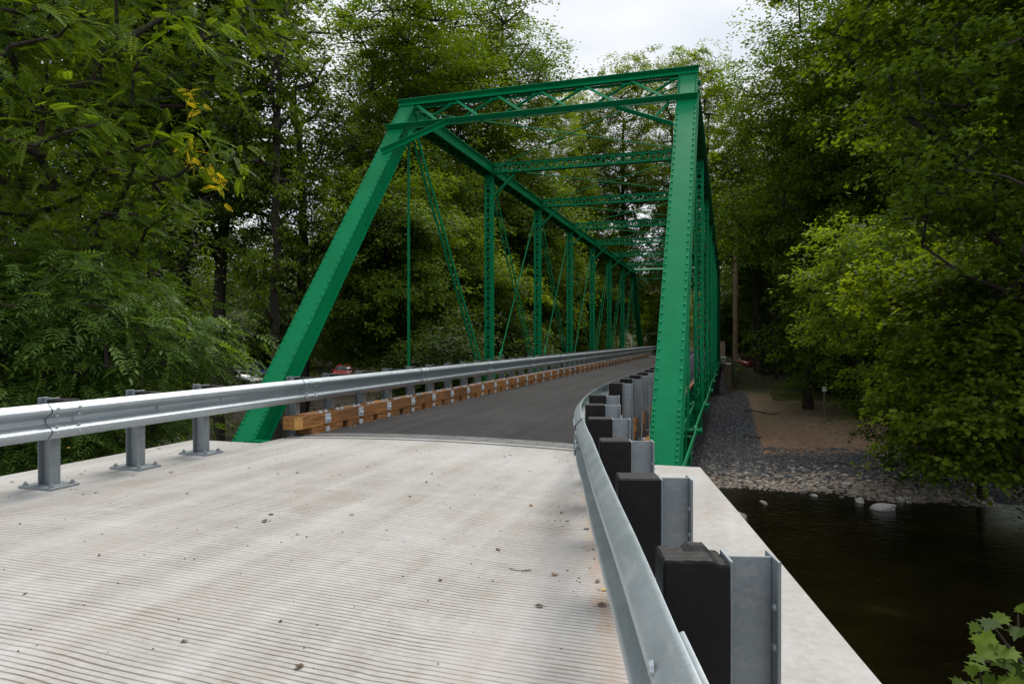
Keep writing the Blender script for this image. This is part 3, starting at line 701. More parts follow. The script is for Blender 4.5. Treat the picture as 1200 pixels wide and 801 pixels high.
# portals at both ends
def portal(ya, yb, sgn):
    d = Vector((0, yb - ya, ZT - ZB)).normalized(); up = Vector((0, -d.z * sgn, abs(d.y)))
    def P(x, s, o=.150): return Vector((x, yb, ZT)) - d * (s - .10) + up * o
    SX = Vector((1, 0, 0)); x0, x1 = XL - .185, XR + .185; s1 = .78
    m = MB(); m.bar(P(x0, .0, .162), P(x1, .0, .162), .095, .010, up); m.bar(P(x0, -.052, .205), P(x1, -.052, .205), .010, .095, up)
    m.bar(P(x0, -.052, .112), P(x1, -.052, .112), .010, .085, up); m.bar(P(x0 + .36, .0, .062), P(x1 - .36, .0, .062), .095, .010, up); bld(m, 'portal_strut')
    m = MB(); m.bar(P(x0, s1, .160), P(x1, s1, .160), .100, .010, up); m.bar(P(x0, s1 + .045, .212), P(x1, s1 + .045, .212), .012, .105, up)
    m.bar(P(x0 + .36, s1, .120), P(x1 - .36, s1, .120), .100, .010, up); bld(m, 'portal_strut')
    W = x1 - x0 - .74; n = 6; per = W / n
    for k in range(n):
        xa = x0 + .37 + k * per
        m = MB(); m.bar(P(xa + .03, .03, .135), P(xa + per * .86, s1 - .03, .135), .055, .009, up); bld(m, 'portal_lattice_bar')
        m = MB(); m.bar(P(xa + per * .14, s1 - .03, .085), P(xa + per * .97, .03, .085), .055, .009, up); m.bar(P(xa + per * .14, s1 - .03, .10), P(xa + per * .97, .03, .10), .010, .05, up, .02); bld(m, 'portal_lattice_bar')
    for k in range(n + 1):
        m = MB(); xa = x0 + .37 + k * per
        a = max(xa - .13, x0 + .36); b_ = min(xa + .13, x1 - .36)
        m.bar(P(a, .06, .110), P(b_, .06, .110), .10, .008, up); bld(m, 'portal_gusset'); m = MB(); m.bar(P(a, s1 - .06, .110), P(b_, s1 - .06, .110), .10, .008, up); bld(m, 'portal_gusset')
    for x_, s_ in ((XL, 1), (XR, -1)):
        m = MB(); a = P(x_ + s_ * 1.20, s1 + .04, .115); b_ = P(x_ + s_ * .02 * 0 + s_ * -.02, s1 + .86, .115) if s_ > 0 else P(x_ - .17, s1 + .72, .115)
        if s_ > 0: a = P(x_ + 1.15, s1 + .04, .165); b_ = P(x_ - .02, s1 + .84, .165)
        m.bar(a, b_, .085, .010, up); m.bar(a, b_, .010, .08, up, .037, .04)
        bld(m, 'knee_brace')
        m = MB(); m.bar(P(x_ + s_ * .30, s1 + .03, .10), a.lerp(b_, .62) - up * .03, .05, .008, up); bld(m, 'knee_brace_tie')
portal(YP[0], YP[1], 1); portal(YP[9], YP[8], -1)
for i in range(2, 8):
    y = YP[i]; zt, zb_ = 6.10, 5.84; m = MB(); a, b_ = XL + .1, XR - .1
    for z in (zt, zb_):
        for f in (-1, 1): m.box(a, b_, y + f * .05 - .004, y + f * .05 + .004, z - (.055 if z == zt else -.002), z - (.002 if z == zt else -.055))
        m.box(a, b_, y - .085, y + .085, z - .004 if z == zt else z - .006, z + .004 if z == zt else z + .001)
    for f in (-1, 1): lace(m, (a, y + f * .062, zt - .03), (b_, y + f * .062, zt - .03), (a, y + f * .062, zb_ + .03), (b_, y + f * .062, zb_ + .03), 42, .008, .030, (0, 0, 1))
    bld(m, 'sway_strut')
    for x_, s_ in ((XL, 1), (XR, -1)):
        m = MB(); p = Vector((x_ + s_ * .75, y, zb_ - .005)); q = Vector((x_ + s_ * .11, y, zb_ - .62)); m.bar(p, q, .06, .010, (0, 1, 0)); m.bar(p, q, .010, .06, (0, 1, 0), .025, .03); bld(m, 'sway_brace')
for i in range(1, 8):
    for a, b_, dz in ((XL + .1, XR - .1, 0), (XR - .1, XL + .1, -.03)):
        m = MB(); m.tube((a, YP[i] + (.1), 6.00 + dz), (b_, YP[i+1] - .1, 6.00 + dz), .0135, 6); bld(m, 'lateral_rod')

# ------------------------------------------------------------------ guardrails
PROFH = [(.026, .311), (.036, .306), (.070, .270), (.079, .260), (.083, .248), (.081, .236), (.073, .226), (.018, .190), (.006, .181), (.000, .168)]
PROF = PROFH + [(.000, .1555)] + [(d, .311 - z) for d, z in reversed(PROFH)]
ZR = .480
def catmull(pts, n=10):
    P = [Vector(p) for p in pts]; out = []
    for i in range(len(P) - 1):
        p0 = P[max(i-1, 0)]; p1 = P[i]; p2 = P[i+1]; p3 = P[min(i+2, len(P)-1)]
        for k in range(n):
            t = k / n; out.append(.5 * ((2*p1) + (-p0+p2)*t + (2*p0-5*p1+4*p2-p3)*t*t + (-p0+3*p1-3*p2+p3)*t**3))
    out.append(P[-1]); return out
class Path:
    def __init__(s, pts): s.p = pts; s.c = [0]; [s.c.append(s.c[-1] + (b - a).length) for a, b in zip(pts[:-1], pts[1:])]
    def at(s, u):
        u = min(max(u, 0), s.c[-1] - 1e-6); j = int(np.searchsorted(s.c, u, side='right')) - 1; j = min(j, len(s.p) - 2)
        t = (u - s.c[j]) / (s.c[j+1] - s.c[j]); return s.p[j].lerp(s.p[j+1], t)
    def tan(s, u): return (s.at(u + .15) - s.at(u - .15)).normalized()
    def u_of_y(s, y):
        i = int(np.argmin([abs(p.y - y) for p in s.p])); best = min(((abs(s.at(u).y - y), u) for u in np.linspace(s.c[max(i-1, 0)], s.c[min(i+1, len(s.p)-1)], 40))); return best[1]
def rail_panel(path, u0, u1, side, off, bolts):
    """W-beam; side = +1 if traffic is to the right of travel (+y)"""
    m = MB(); n = max(6, int((u1 - u0) / .3)); rings = []
    for k in range(n + 1):
        u = u0 + (u1 - u0) * k / n; c = path.at(u); t = path.tan(u); nr = Vector((t.y, -t.x)) * side
        o = off[0] if k < n else off[1]
        o = off[0] + (off[1] - off[0]) * (k / n)
        A = [(c.x + nr.x * (d + o), c.y + nr.y * (d + o), ZR + z) for d, z in PROF]
        Bk = [(c.x + nr.x * (d + o - .0035), c.y + nr.y * (d + o - .0035), ZR + z) for d, z in reversed(PROF)]
        rings.append(A + Bk)
    m.sweep(rings)
    for u, z, d in bolts:
        c = path.at(u); t = path.tan(u); nr = Vector((t.y, -t.x, 0)) * side
        m.dome((c.x + nr.x * (d + off[0]), c.y + nr.y * (d + off[0]), ZR + z), nr, .017, .010, 8)
    return m
def i_post(h0, h1, depth=.152, fl=.102, tf=.0085, tw=.007):
    m = MB()
    m.box(-depth/2, -depth/2 + tf, -fl/2, fl/2, h0, h1); m.box(depth/2 - tf, depth/2, -fl/2, fl/2, h0, h1)
    m.box(-depth/2 + tf, depth/2 - tf, -tw/2, tw/2, h0, h1 - .0015)
    for z in (h1 - .12, h1 - .22): 
        for y in (-.03, .03): m.dome((depth/2 - tf - .0005, y, z), (-1, 0, 0), .012, .009, 6)
    return m
def blockout_mesh(seed, hero=False, bw=.20, bt=.17, lo=.150):
    rnd = random.Random(seed); m = MB(); m.box(-bw/2, bw/2, -bt/2, bt/2, -lo, .178)
    me = m.mesh('blockout', BLOCKMAT, .006)
    bm = bmesh.new(); bm.from_mesh(me)
    if hero:
        bmesh.ops.subdivide_edges(bm, edges=bm.edges[:], cuts=7, use_grid_fill=True)
        for v in bm.verts:
            if v.co.z > .165:
                v.co.z += rnd.uniform(-.0015, .001)
                if v.co.x > .05: v.co.z -= .008 + .06 * (v.co.x - .05) + rnd.uniform(0, .003)
                if .0 < v.co.x < .05 and v.co.y > .02: v.co.z += .010 + rnd.uniform(0, .003)
            if v.co.z > .12 and v.co.x > .07: v.co.x -= rnd.uniform(0, .006)
    bm.to_mesh(me); bm.free(); return me
POST_TALL = i_post(-.34, .815).mesh('post_tall', GALVP, .0015)
POST_SHORT = i_post(.022, .815).mesh('post_short', GALVP, .0015)
def baseplate():
    m = MB(); m.box(-.20, .20, -.14, .14, .0, .022)
    for sx in (-1, 1):
        for sy in (-1, 1):
            m.tube((sx * .155, sy * .105, .021), (sx * .155, sy * .105, .042), .024, 6); m.tube((sx * .155, sy * .105, .04), (sx * .155, sy * .105, .056), .012, 8)
    return m.mesh('base_plate', GALVP, .002)
BASEP = baseplate(); BLK = [blockout_mesh(3), blockout_mesh(4), blockout_mesh(9, True)]
POST_TALL_N = i_post(-.34, .800, .125).mesh('post_tall', GALVP, .0015); POST_SHORT_N = i_post(.022, .800, .125).mesh('post_short', GALVP, .0015)
BLK_N = [blockout_mesh(3, False, .165, .13, .21), blockout_mesh(4, False, .165, .13, .21), blockout_mesh(9, True, .165, .13, .21)]
def guardrail(label, pts, side, ys, seams, hero_y=None, bw=.20, pd=.152, narrow=False):
    root = empty('guardrail', label, 'guardrail', (pts[-1].x, 8, 0)); inv = Matrix.Translation(root.location).inverted()
    path = Path(pts); U = [path.u_of_y(y) for y in ys]
    for k, (u, y) in enumerate(zip(U, ys)):
        c = path.at(u); t = path.tan(u); nr = Vector((t.y, -t.x)) * side; ang = math.atan2(-nr.y, -nr.x)   # local +x points away from traffic
        on_slab = y < 7.4
        pc = c - nr * (.002 + bw + pd / 2)
        o = link('post', ((POST_SHORT_N if narrow else POST_SHORT) if on_slab else (POST_TALL_N if narrow else POST_TALL)), root); o.location = (pc.x - root.location.x, pc.y - root.location.y, 0); o.rotation_euler = (0, 0, ang)
        if on_slab:
            bp = link('base_plate', BASEP, o)
            if narrow: bp.scale = (.62, .9, 1); bp.location = (.02, 0, 0)
            o.location.z = 0.0 
        else:
            bm_ = MB(); bm_.tube((-.13, 0, -.02), (.11, 0, -.02), .011, 6); bm_.tube((.078, 0, -.02), (.10, 0, -.02), .022, 6); bb = bm_.build('anchor_bolt', BOLT, o)
        bc = c - nr * (.0015 + bw / 2); BK = BLK_N if narrow else BLK
        bo = link('blockout', BK[2] if (hero_y and abs(y - hero_y) < .01) else BK[k % 2], root); bo.location = (bc.x - root.location.x, bc.y - root.location.y, .626 + .001 * (k % 3)); bo.rotation_euler = (0, 0, ang)
    us = [path.u_of_y(s_) for s_ in seams]
    for a, b_ in zip(us[:-1], us[1:]):
        bolts = [(a + q, z, d) for q in (.05, .26) for z, d in ((.262, .078), (.205, .066), (.106, .066), (.050, .078))]
        bolts += [(u, .1555, .004) for u in U if a < u < b_]
        m = rail_panel(path, a, b_ + .31, side, (.0125, .0), bolts)
        me = m.mesh('rail_panel', GALV, 0, True); o = link('rail_panel', me, root); o.matrix_parent_inverse = inv
    return root
LX = -5.644
def S2(l): return [Vector(p) for p in l]
bridge_ys = [8.35 + .948 * k for k in range(47)]
pl = S2([(LX, -8), (LX, 58.4)]); pl = [pl[0].lerp(pl[1], k / 80) for k in range(81)]
left_ys = [-2.87, -1.92, -.97, -.03, .91, 1.86, 2.80, 3.74, 4.69, 5.64, 6.59] + bridge_ys + [53.6, 55.4, 57.2]
guardrail('straight galvanized guardrail with steel posts along the far left edge of the roadway', pl, 1, left_ys, [-7.0, -3.2, .62, 4.45, 8.13] + [8.13 + 3.81 * k for k in range(1, 13)] + [57.6])
RXL = -1.405
pr = S2([(1.50, -3.3), (.98, -1.9), (.55, -.55), (.24, .38), (.02, 1.16), (-.165, 1.87), (-.335, 2.50), (-.50, 3.13), (-.67, 3.80), (-.80, 4.28), (-.925, 4.8), (-1.125, 5.72), (-1.275, 6.66), (-1.375, 7.75), (RXL, 8.85)]); pr = [Vector((p.x - .026 * min(1, max(0, (8.85 - p.y) / 3)), p.y)) for p in pr]; pr = catmull(pr, 8) 
pr += [Vector((RXL, 8.85 + (58.4 - 8.85) * k / 60)) for k in range(1, 61)]
right_ys = [-1.10, -.15, .82, 1.78, 2.73, 3.68, 4.68, 5.64, 6.60] + [y + .15 for y in bridge_ys] + [53.7, 55.5, 57.3]
guardrail('galvanized guardrail that flares toward the viewer, its black blockouts and posts on the river side', pr, -1, right_ys, [-3.0, 1.05, 4.75, 8.45] + [8.45 + 3.81 * k for k in range(1, 13)] + [57.6], hero_y=1.78, bw=.165, pd=.125, narrow=True)

# ------------------------------------------------------------------ timber kerbs along both edges of the bridge roadway
def timber_kerb(label, xin, side, ys):
    """xin = face toward the road, side=+1 when the road lies at larger x"""
    root = empty('timber_kerb', label, 'kerb', (xin, 8.3, 0)); w = .255; X = lambda a: -side * a     # local x: 0 at the road face, grows outward
    y0, y1 = -.28, 44.2
    def bx(m, a0, a1, *r): x0, x1 = sorted((X(a0), X(a1))); m.box(x0, x1, *r)
    seg = 3.79; k = 0; y = y0
    while y < y1 - .5:
        e = min(y + seg, y1); m = MB()
        if k == 0:
            pts = [(X(w), y), (X(.075), y), (X(0), y + .10), (X(0), e - .006), (X(w), e - .006)]
            m.prism(pts, .098, .280)
        else: bx(m, 0, w, y, e - .006, .098, .280)
        t = m.build('kerb_timber', TIMBER, root, .005)
        if k == 0:
            c = MB(); a, b_ = Vector((X(.075), y, .19)), Vector((X(0), y + .10, .19)); dn = (b_ - a).cross(Vector((0, 0, 1))).normalized()
            if dn.y > 0: dn = -dn
            a2 = a.lerp(b_, .04) + dn * .002; b2 = a.lerp(b_, .96) + dn * .002
            c.bar(a2, b2, .004, .176, (0, 0, 1)); c.build('cut_corner', TIMBERCUT, root)
        y = e; k += 1
    for j, yy in enumerate(ys):
        q = yy - 8.3
        m = MB(); bx(m, .004, w - .01, q - .37, q + .43, .0 - .10, .096); m.build('scupper_block', TIMBER, root, .004)
        m = MB(); bx(m, -.012, -.0005, q - .065, q + .075, .125, .262)
        for dy in (-.022, .030): m.tube((X(-.011), q + dy, .180), (X(-.034), q + dy, .180), .017, 6); m.tube((X(-.033), q + dy, .180), (X(-.045), q + dy, .180), .009, 6)
        m.build('clamp_plate', PLATE, root, .0015)
        m = MB(); bx(m, -.010, .003, q - .045, q + .055, .004, .070); m.build('clamp_plate', PLATE, root, .0015)
    rest = MB()
    for j, yy in enumerate(ys):
            q = yy - 8.3
            for dy in (-.055, .085, .40, .53):
                m = MB() if j < 24 else rest
                m.tube((X(.085), q + dy, .2795), (X(.085), q + dy, .292), .042, 10, .030); m.tube((X(.085), q + dy, .291), (X(.085), q + dy, .312), .020, 6)
                if j < 24: m.build('cap_bolt', BOLT, root)
    props(rest.build('far_cap_bolts', BOLT, root), kind='stuff')
timber_kerb('brown creosoted timber kerb with bolted zinc plates below the left guardrail', -5.585, 1, [8.72 + .948 * k for k in range(46)])
timber_kerb('brown timber kerb behind the curved right guardrail', -1.43, -1, [8.80 + .948 * k for k in range(46)])

# ------------------------------------------------------------------ utility pole, sign, cars
def util_pole():
    x, y = at(861.5, 57); z = gz(x, y); o = empty('utility_pole', 'tall reddish brown wooden utility pole standing beyond the far abutment', 'pole', (x, y, z - .3))
    m = MB(); H = 13.8
    m.sweep([[(r_ * math.cos(a) + .004 * h, r_ * math.sin(a), h) for a in np.linspace(0, 2 * math.pi, 13)[:-1]] for h, r_ in ((0, .20), (3, .185), (8, .165), (H, .135))])
    m.build('shaft', POLEW, o, 0, True)
    m = MB(); m.box(-.14 - .03, -.14, -.03, .03, 1.2, 5.5); m.build('ground_wire_cover', CONC_OLD, o)
util_pole()
def sign():
    x, y = at(966, 38); z = gz(x, y); o = empty('small_sign', 'small blank white placard on a slim grey stake below the bright green tree', 'sign', (x, y, z))
    m = MB(); m.box(-.05, .05, -.05, .05, -.2, 1.75); m.build('stake', BARKP, o, .004)
    m = MB(); m.box(-.12, .12, -.07, -.051, 1.45, 1.70); m.build('placard', mat_simple('white_card', [(.3, (.55, .55, .52)), (.7, (.75, .75, .72))], 9, .6), o, .003)
sign()
GLASS = mat_simple('dark_car_glass', [(.3, (.012, .014, .016)), (.7, (.02, .022, .025))], 3, .08, 0)
TYRE = mat_simple('tyre_rubber', [(.3, (.012, .012, .012)), (.7, (.025, .025, .025))], 20, .8)
LAMPM = mat_simple('clear_lens', [(.3, (.5, .5, .5)), (.7, (.7, .7, .7))], 3, .15, 0)
def car_paint(name, c):
    m, nt, b = newmat(name); b.inputs['Base Color'].default_value = (*c, 1); b.inputs['Roughness'].default_value = .28; b.inputs['Coat Weight'].default_value = .6
    n = noise(nt, pos(nt), 3, 3); nt.links.new(mix(nt, n, tuple(v * .85 for v in c), tuple(min(1, v * 1.1) for v in c)), b.inputs['Base Color']); return m
def car(name, label, cat, loc, rz, paint, group=None):
    o = empty(name, label, cat, loc, rz, group)
    # length along y (front at -y), side profile rings across x
    prof_ = [(-2.15, .42, .62, .74), (-2.05, .30, .80, .82), (-1.2, .24, .92, .88), (-.85, .24, .98, .89), (-.10, .24, .98, .90), (1.05, .24, .98, .90), (1.75, .26, .97, .88), (2.1, .36, .86, .82), (2.16, .45, .70, .76)]
    m = MB(); rings = []
    for y, z0, z1, w in prof_: rings.append([(-w, y, z0 + .06), (-w * .92, y, z0), (w * .92, y, z0), (w, y, z0 + .06), (w, y, z1 - .14), (w * .93, y, z1 - .02), (0, y, z1 + .02), (-w * .93, y, z1 - .02), (-w, y, z1 - .14)])
    m.sweep(rings); m.build('body', paint, o, .02, True)
    m = MB(); cab = [(-.98, .96, .80), (-.25, 1.40, .64), (.15, 1.45, .64), (1.0, 1.43, .63), (1.72, .98, .78)]
    m.sweep([[(-w, y, z0), (w, y, z0), (w * .985, y, z0 + .01), (w * .8 if z > 1.1 else w * .98, y, z), (0, y, z + .02), (-(w * .8 if z > 1.1 else w * .98), y, z), (-w * .985, y, z0 + .01)] for y, z, w in [(a, b_, c) for a, b_, c in cab] for z0 in (.93,)])
    m.build('window', GLASS, o, .01, True)
    m = MB(); m.sweep([[(-w, y, z), (w, y, z), (w, y, z + .035), (-w, y, z + .035)] for y, z, w in ((-.30, 1.375, .56), (.1, 1.452, .55), (1.0, 1.432, .54), (1.12, 1.36, .54))]); m.build('roof', paint, o, .01, True)
    for sx in (-1, 1):
        m = MB(); m.bar((sx * .74, -.98, .95), (sx * .54, -.28, 1.40), .06, .05); m.bar((sx * .72, 1.7, .97), (sx * .54, 1.05, 1.40), .07, .05); m.bar((sx * .66, .35, .97), (sx * .55, .35, 1.42), .05, .05); m.build('pillar', paint, o, .008)
        m = MB(); m.box(sx * .98 - .09, sx * .98 + .09, -.75, -.66, .94, 1.08); m.bar((sx * .82, -.7, .96), (sx * .95, -.7, 1.0), .04, .04); m.build('side_mirror', paint, o, .02)
        m = MB(); m.box(sx * .62 - .15, sx * .62 + .15, -2.125, -2.0, .60, .72); m.build('headlight', LAMPM, o, .02)
        for y in (-1.35, 1.32):
            m = MB(); m.tube((sx * .72, y, .33), (sx * .91, y, .33), .33, 20); w_ = m.build('wheel', TYRE, o, .03, True)
            r_ = MB(); r_.tube((sx * .90, y, .33), (sx * .922, y, .33), .2, 12); r_.build('rim', BOLT, w_, .01)
    m = MB(); m.box(-.45, .45, -2.165, -2.05, .45, .60); m.build('grille', TYRE, o, .01)
    return o
CARS = [('parked_car', 'small bright red car facing the bridge in the woods left of the first truss upright', 403, 63, R(8), (.65, .010, .014)),
        ('parked_car', 'silver car half hidden among the trees left of the sloping left end post', 283, 58, R(60), (.42, .44, .46)),
        ('parked_car', 'blue car half hidden behind the silver car in the left woods', 298, 64, R(50), (.02, .10, .55)),
        ('parked_car', 'dark red car in deep shade just right of the wooden utility pole', 869, 70, R(12), (.40, .008, .012))]
for nm, lab, px, t, rz, colr in CARS:
    x, y = at(px, t); car(nm, lab, 'car', (x, y, gz(x, y) + .02), rz + R(YAW), car_paint('car_paint', colr))

# ------------------------------------------------------------------ trees
def tallblobs(h, r, low, rng, n=9, lean=0.0):
    out = []
    for k in range(n):
        t = k / (n - 1); z = low + (h - low) * t; rr = r * (math.sin(math.pi * min(1, .20 + .60 * t)) ** .7) * rng.uniform(.7, 1.05); a = rng.uniform(0, 6.28); off = r * .42 * (1 - t * .6)
        out.append((math.cos(a) * off + lean * t, math.sin(a) * off, z, rr * .75, rr * .75, (h - low) / n * 1.1))
    return out
D1 = leaf_diamond(1.0, .62)
rg = np.random.default_rng(11)
VAR = {}
def variant(key, h, r, low, ncl, per, rc, mat, seed, size=(.13, .23), flat=.62, trunk_r=.26, fork=False, mind=1.0, **kw):
    g = np.random.default_rng(seed); b = tallblobs(h, r, low, g, kw.pop('nb', 9))
    tr = [(0, 0, -.5), (g.normal() * .2, g.normal() * .2, low * .6), (g.normal() * .4, g.normal() * .4, low + (h - low) * .35), (g.normal() * .6, g.normal() * .6, h * .86)]
    VAR[key] = make_tree(key, tr, b, ncl, per, rc, D1, mat, seed, mind, size, trunk_r, flat=flat, step=1.2, sides=6, **kw)
variant('tall_a', 24, 5.2, 6.5, 260, 340, 1.3, LF_MID, 21, mind=1.25)
variant('tall_b', 26, 4.6, 8.0, 230, 340, 1.25, LF_DARK, 22, mind=1.25)
variant('tall_c', 26.5, 5.0, 8.5, 210, 330, 1.1, LF_YEL, 23, trunk_r=.22, mind=1.2)          # sparse, light
variant('tall_d', 22, 5.5, 4.0, 290, 340, 1.35, LF_MID, 24, mind=1.25)
variant('slim', 22, 3.0, 8.0, 70, 200, .85, LF_MID, 25, trunk_r=.24)
variant('bushy', 12, 4.2, 5.2, 230, 340, 1.1, LF_MID, 26, size=(.12, .20), trunk_r=.16, mind=.8)
variant('bushy_light', 9, 3.8, .8, 220, 320, 1.0, LF_YEL, 27, size=(.11, .18), trunk_r=.13, mind=.7)
variant('under', 6, 3.6, .2, 260, 150, 1.0, LF_DARK, 28, size=(.13, .21), trunk_r=.10, mind=.6)
variant('hemlock', 19, 3.2, 2.0, 330, 110, .95, LF_CON, 29, size=(.09, .15), flat=.22, trunk_r=.18, nb=10)
variant('bare_low', 23, 4.6, 10, 200, 320, 1.2, LF_DARK, 30, trunk_r=.26, mind=1.2)
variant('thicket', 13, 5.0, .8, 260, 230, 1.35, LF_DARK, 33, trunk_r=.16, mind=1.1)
def T(key, px, t, label, scale=1.0, rz=None, cat='tree', kind='leafy_tree', group='woodland trees around the bridge', dz=0):
    x, y = at(px, t); z = gz(x, y) + dz
    return plant(kind, VAR[key], label, cat, (x, y, z), rz if rz is not None else (px * 1.37 + t) % 6.28, scale, group)
# woods left of the bridge, seen from the left edge of the photo to the far portal
T('bare_low', 256, 29, 'dark leaning forked trunk left of the sloping left end post', 1.0)
T('slim', 323, 27, 'slender straight tree just left of the sloping end post with sky behind its stem', (.75, .75, 1.0))
T('slim', 356, 31, 'second slender tree beside the sloping left end post', .85, 2.0)
T('bare_low', 215, 34, 'dark tall tree behind the tip of the walnut branches', 1.05, 1.0)
T('tall_b', 130, 30, 'tall dark tree behind the walnut at the left', .98)
T('tall_a', 20, 28, 'tall green tree at the left margin behind the walnut crown', 1.0)
T('tall_a', 476, 38, 'broad tree with light green top above the upper left corner of the portal', .98)
T('tall_d', 508, 44, 'dense dark tree behind the left half of the portal bracing', 1.12)
T('tall_a', 585, 48, 'tall light green tree whose rounded crown edge meets the open sky', 1.12, 4.1)
T('tall_c', 678, 67, 'sparse pointed treetop showing above the middle of the portal', .98)
T('tall_c', 728, 66, 'sparse light green treetop above the right half of the portal', 1.04, 2.6)
T('tall_c', 790, 72, 'sparse treetop left of the upper right portal corner', 1.08, 0.7)
T('tall_c', 828, 66, 'sparse treetop behind the upper right corner of the portal', 1.02, 4.4)
T('tall_c', 690, 84, 'thin tall tree glimpsed through the overhead sway struts', 1.02, 1.1)
T('tall_c', 640, 60, 'loose airy tree behind the first lateral rods', .92, 3.3)
T('bushy', 460, 31, 'rounded understory maple behind the thin hip hanger', .95)
T('bushy_light', 540, 34, 'bright understory maple between hip hanger and first truss upright', 1.05)
T('bushy', 610, 46, 'leafy understory tree between the first and second truss uprights', 1.15, 2.2)
T('bushy_light', 660, 56, 'light green bush tree between the second and third truss uprights', 1.15, 1.2)
T('bushy', 700, 62, 'low leafy tree behind the fourth and fifth truss uprights', 1.0, 4.0)
T('bushy', 395, 78, 'shaded understory tree behind the red car', 1.25, 5.0)
T('under', 335, 72, 'dark low thicket tree between the silver car and the red car', 1.1)
T('under', 150, 38, 'dark low thicket behind the half hidden silver car', 1.3, 2.0)
T('under', 520, 27, 'dark shrub low behind the guardrail under the paired diagonal bars', .8, 3.0)
T('under', 590, 34, 'dark shrub low behind the guardrail at the first truss upright', .9, 1.0)
T('tall_b', 450, 58, 'far dark tree behind the rounded understory maple', .95, 2.7)
T('bushy_light', 775, 76, 'rounded light green tree at the bend of the road beyond the bridge', .95, .7)
T('bushy', 752, 98, 'distant green tree framed by the far portal', .62, 3.7)
T('thicket', 165, 50, 'dark thicket far behind the ash at left', 1.0, .3)
T('thicket', 250, 58, 'dark thicket behind the silver and blue cars', 1.0, 1.3)
T('thicket', 322, 68, 'dark thicket behind the two slender stems', 1.05, 2.3)
T('thicket', 392, 82, 'dark thicket behind the red car', 1.1, 3.3)
T('thicket', 470, 66, 'dark thicket far behind the thin hip hanger', 1.0, 4.3)
T('thicket', 80, 42, 'dark thicket behind the left margin foliage', 1.0, 5.3)
T('thicket', 905, 84, 'dark thicket far beyond the grass right of the pole', 1.0, .9)
T('thicket', 985, 72, 'dark thicket far behind the bright bank tree', 1.0, 1.9)
T('thicket', 1060, 46, 'dark thicket behind the river bank maples', .9, 2.9)
T('tall_d', 915, 66, 'dark tall tree between the utility pole and the big forked tree', 1.0, 5.1)
T('tall_d', 990, 50, 'dark tall tree right behind the big forked tree', 1.1, 3.9)
T('tall_a', 180, 46, 'tall green tree far behind the yellow tipped walnut twigs', 1.0, 2.8)
T('tall_d', 630, 74, 'far tree low behind the airy tree and lateral rods', .85, 2.6)
T('tall_b', 1080, 52, 'far dark tree behind the overhanging maple', 1.0, .8)
# right of the bridge
T('tall_d', 948, 42, 'big dark spreading tree with forked trunk right of the utility pole', 1.12, 2.4)
T('tall_a', 1010, 38, 'tall tree behind the overhanging maple at the right', .95, .4)
T('hemlock', 878, 77, 'dark wispy hemlock behind the utility pole', .98, kind='hemlock_tree')
T('hemlock', 912, 60, 'dark wispy hemlock right of the utility pole with layered branches', .85, 2.2, kind='hemlock_tree')
T('slim', 840, 74, 'thin pale tree at the right truss top with sky showing through', 1.0, 1.4)
T('tall_a', 1120, 34, 'tall dark tree behind the right margin maples', 1.0, 3.1)
T('tall_b', 1215, 28, 'tall dark tree at the right margin', .95, 4.1)
T('bare_low', 886, 62, 'dark double trunk standing on grass just right of the utility pole', .9, 4.8)
T('tall_d', 930, 78, 'far dark tree above the straw covered ground', .95, 3.4)
T('tall_b', 1010, 64, 'far dark tree behind the bright green bank tree', .95, 1.5)
T('under', 935, 66, 'dark low thicket beyond the grass right of the pole', 1.4, .9)
T('under', 1010, 52, 'dark low thicket behind the white placard', 1.3, 4.4)
T('under', 1090, 40, 'dark low thicket behind the right bank shrubs', 1.3, 2.8)
T('bushy', 1130, 31, 'shaded leafy tree deep behind the right bank shrubs', .95, 2.9)
T('under', 862, 84, 'dark thicket behind the far wing wall', 1.4, 1.9)

# --- near trees, built one by one
def rel(px, t, z, ox, oy, oz):
    x, y = at(px, t); return (x - ox, y - oy, z - oz)
def pxz(py, t): return CAMH - (py - 397) / 800 * t
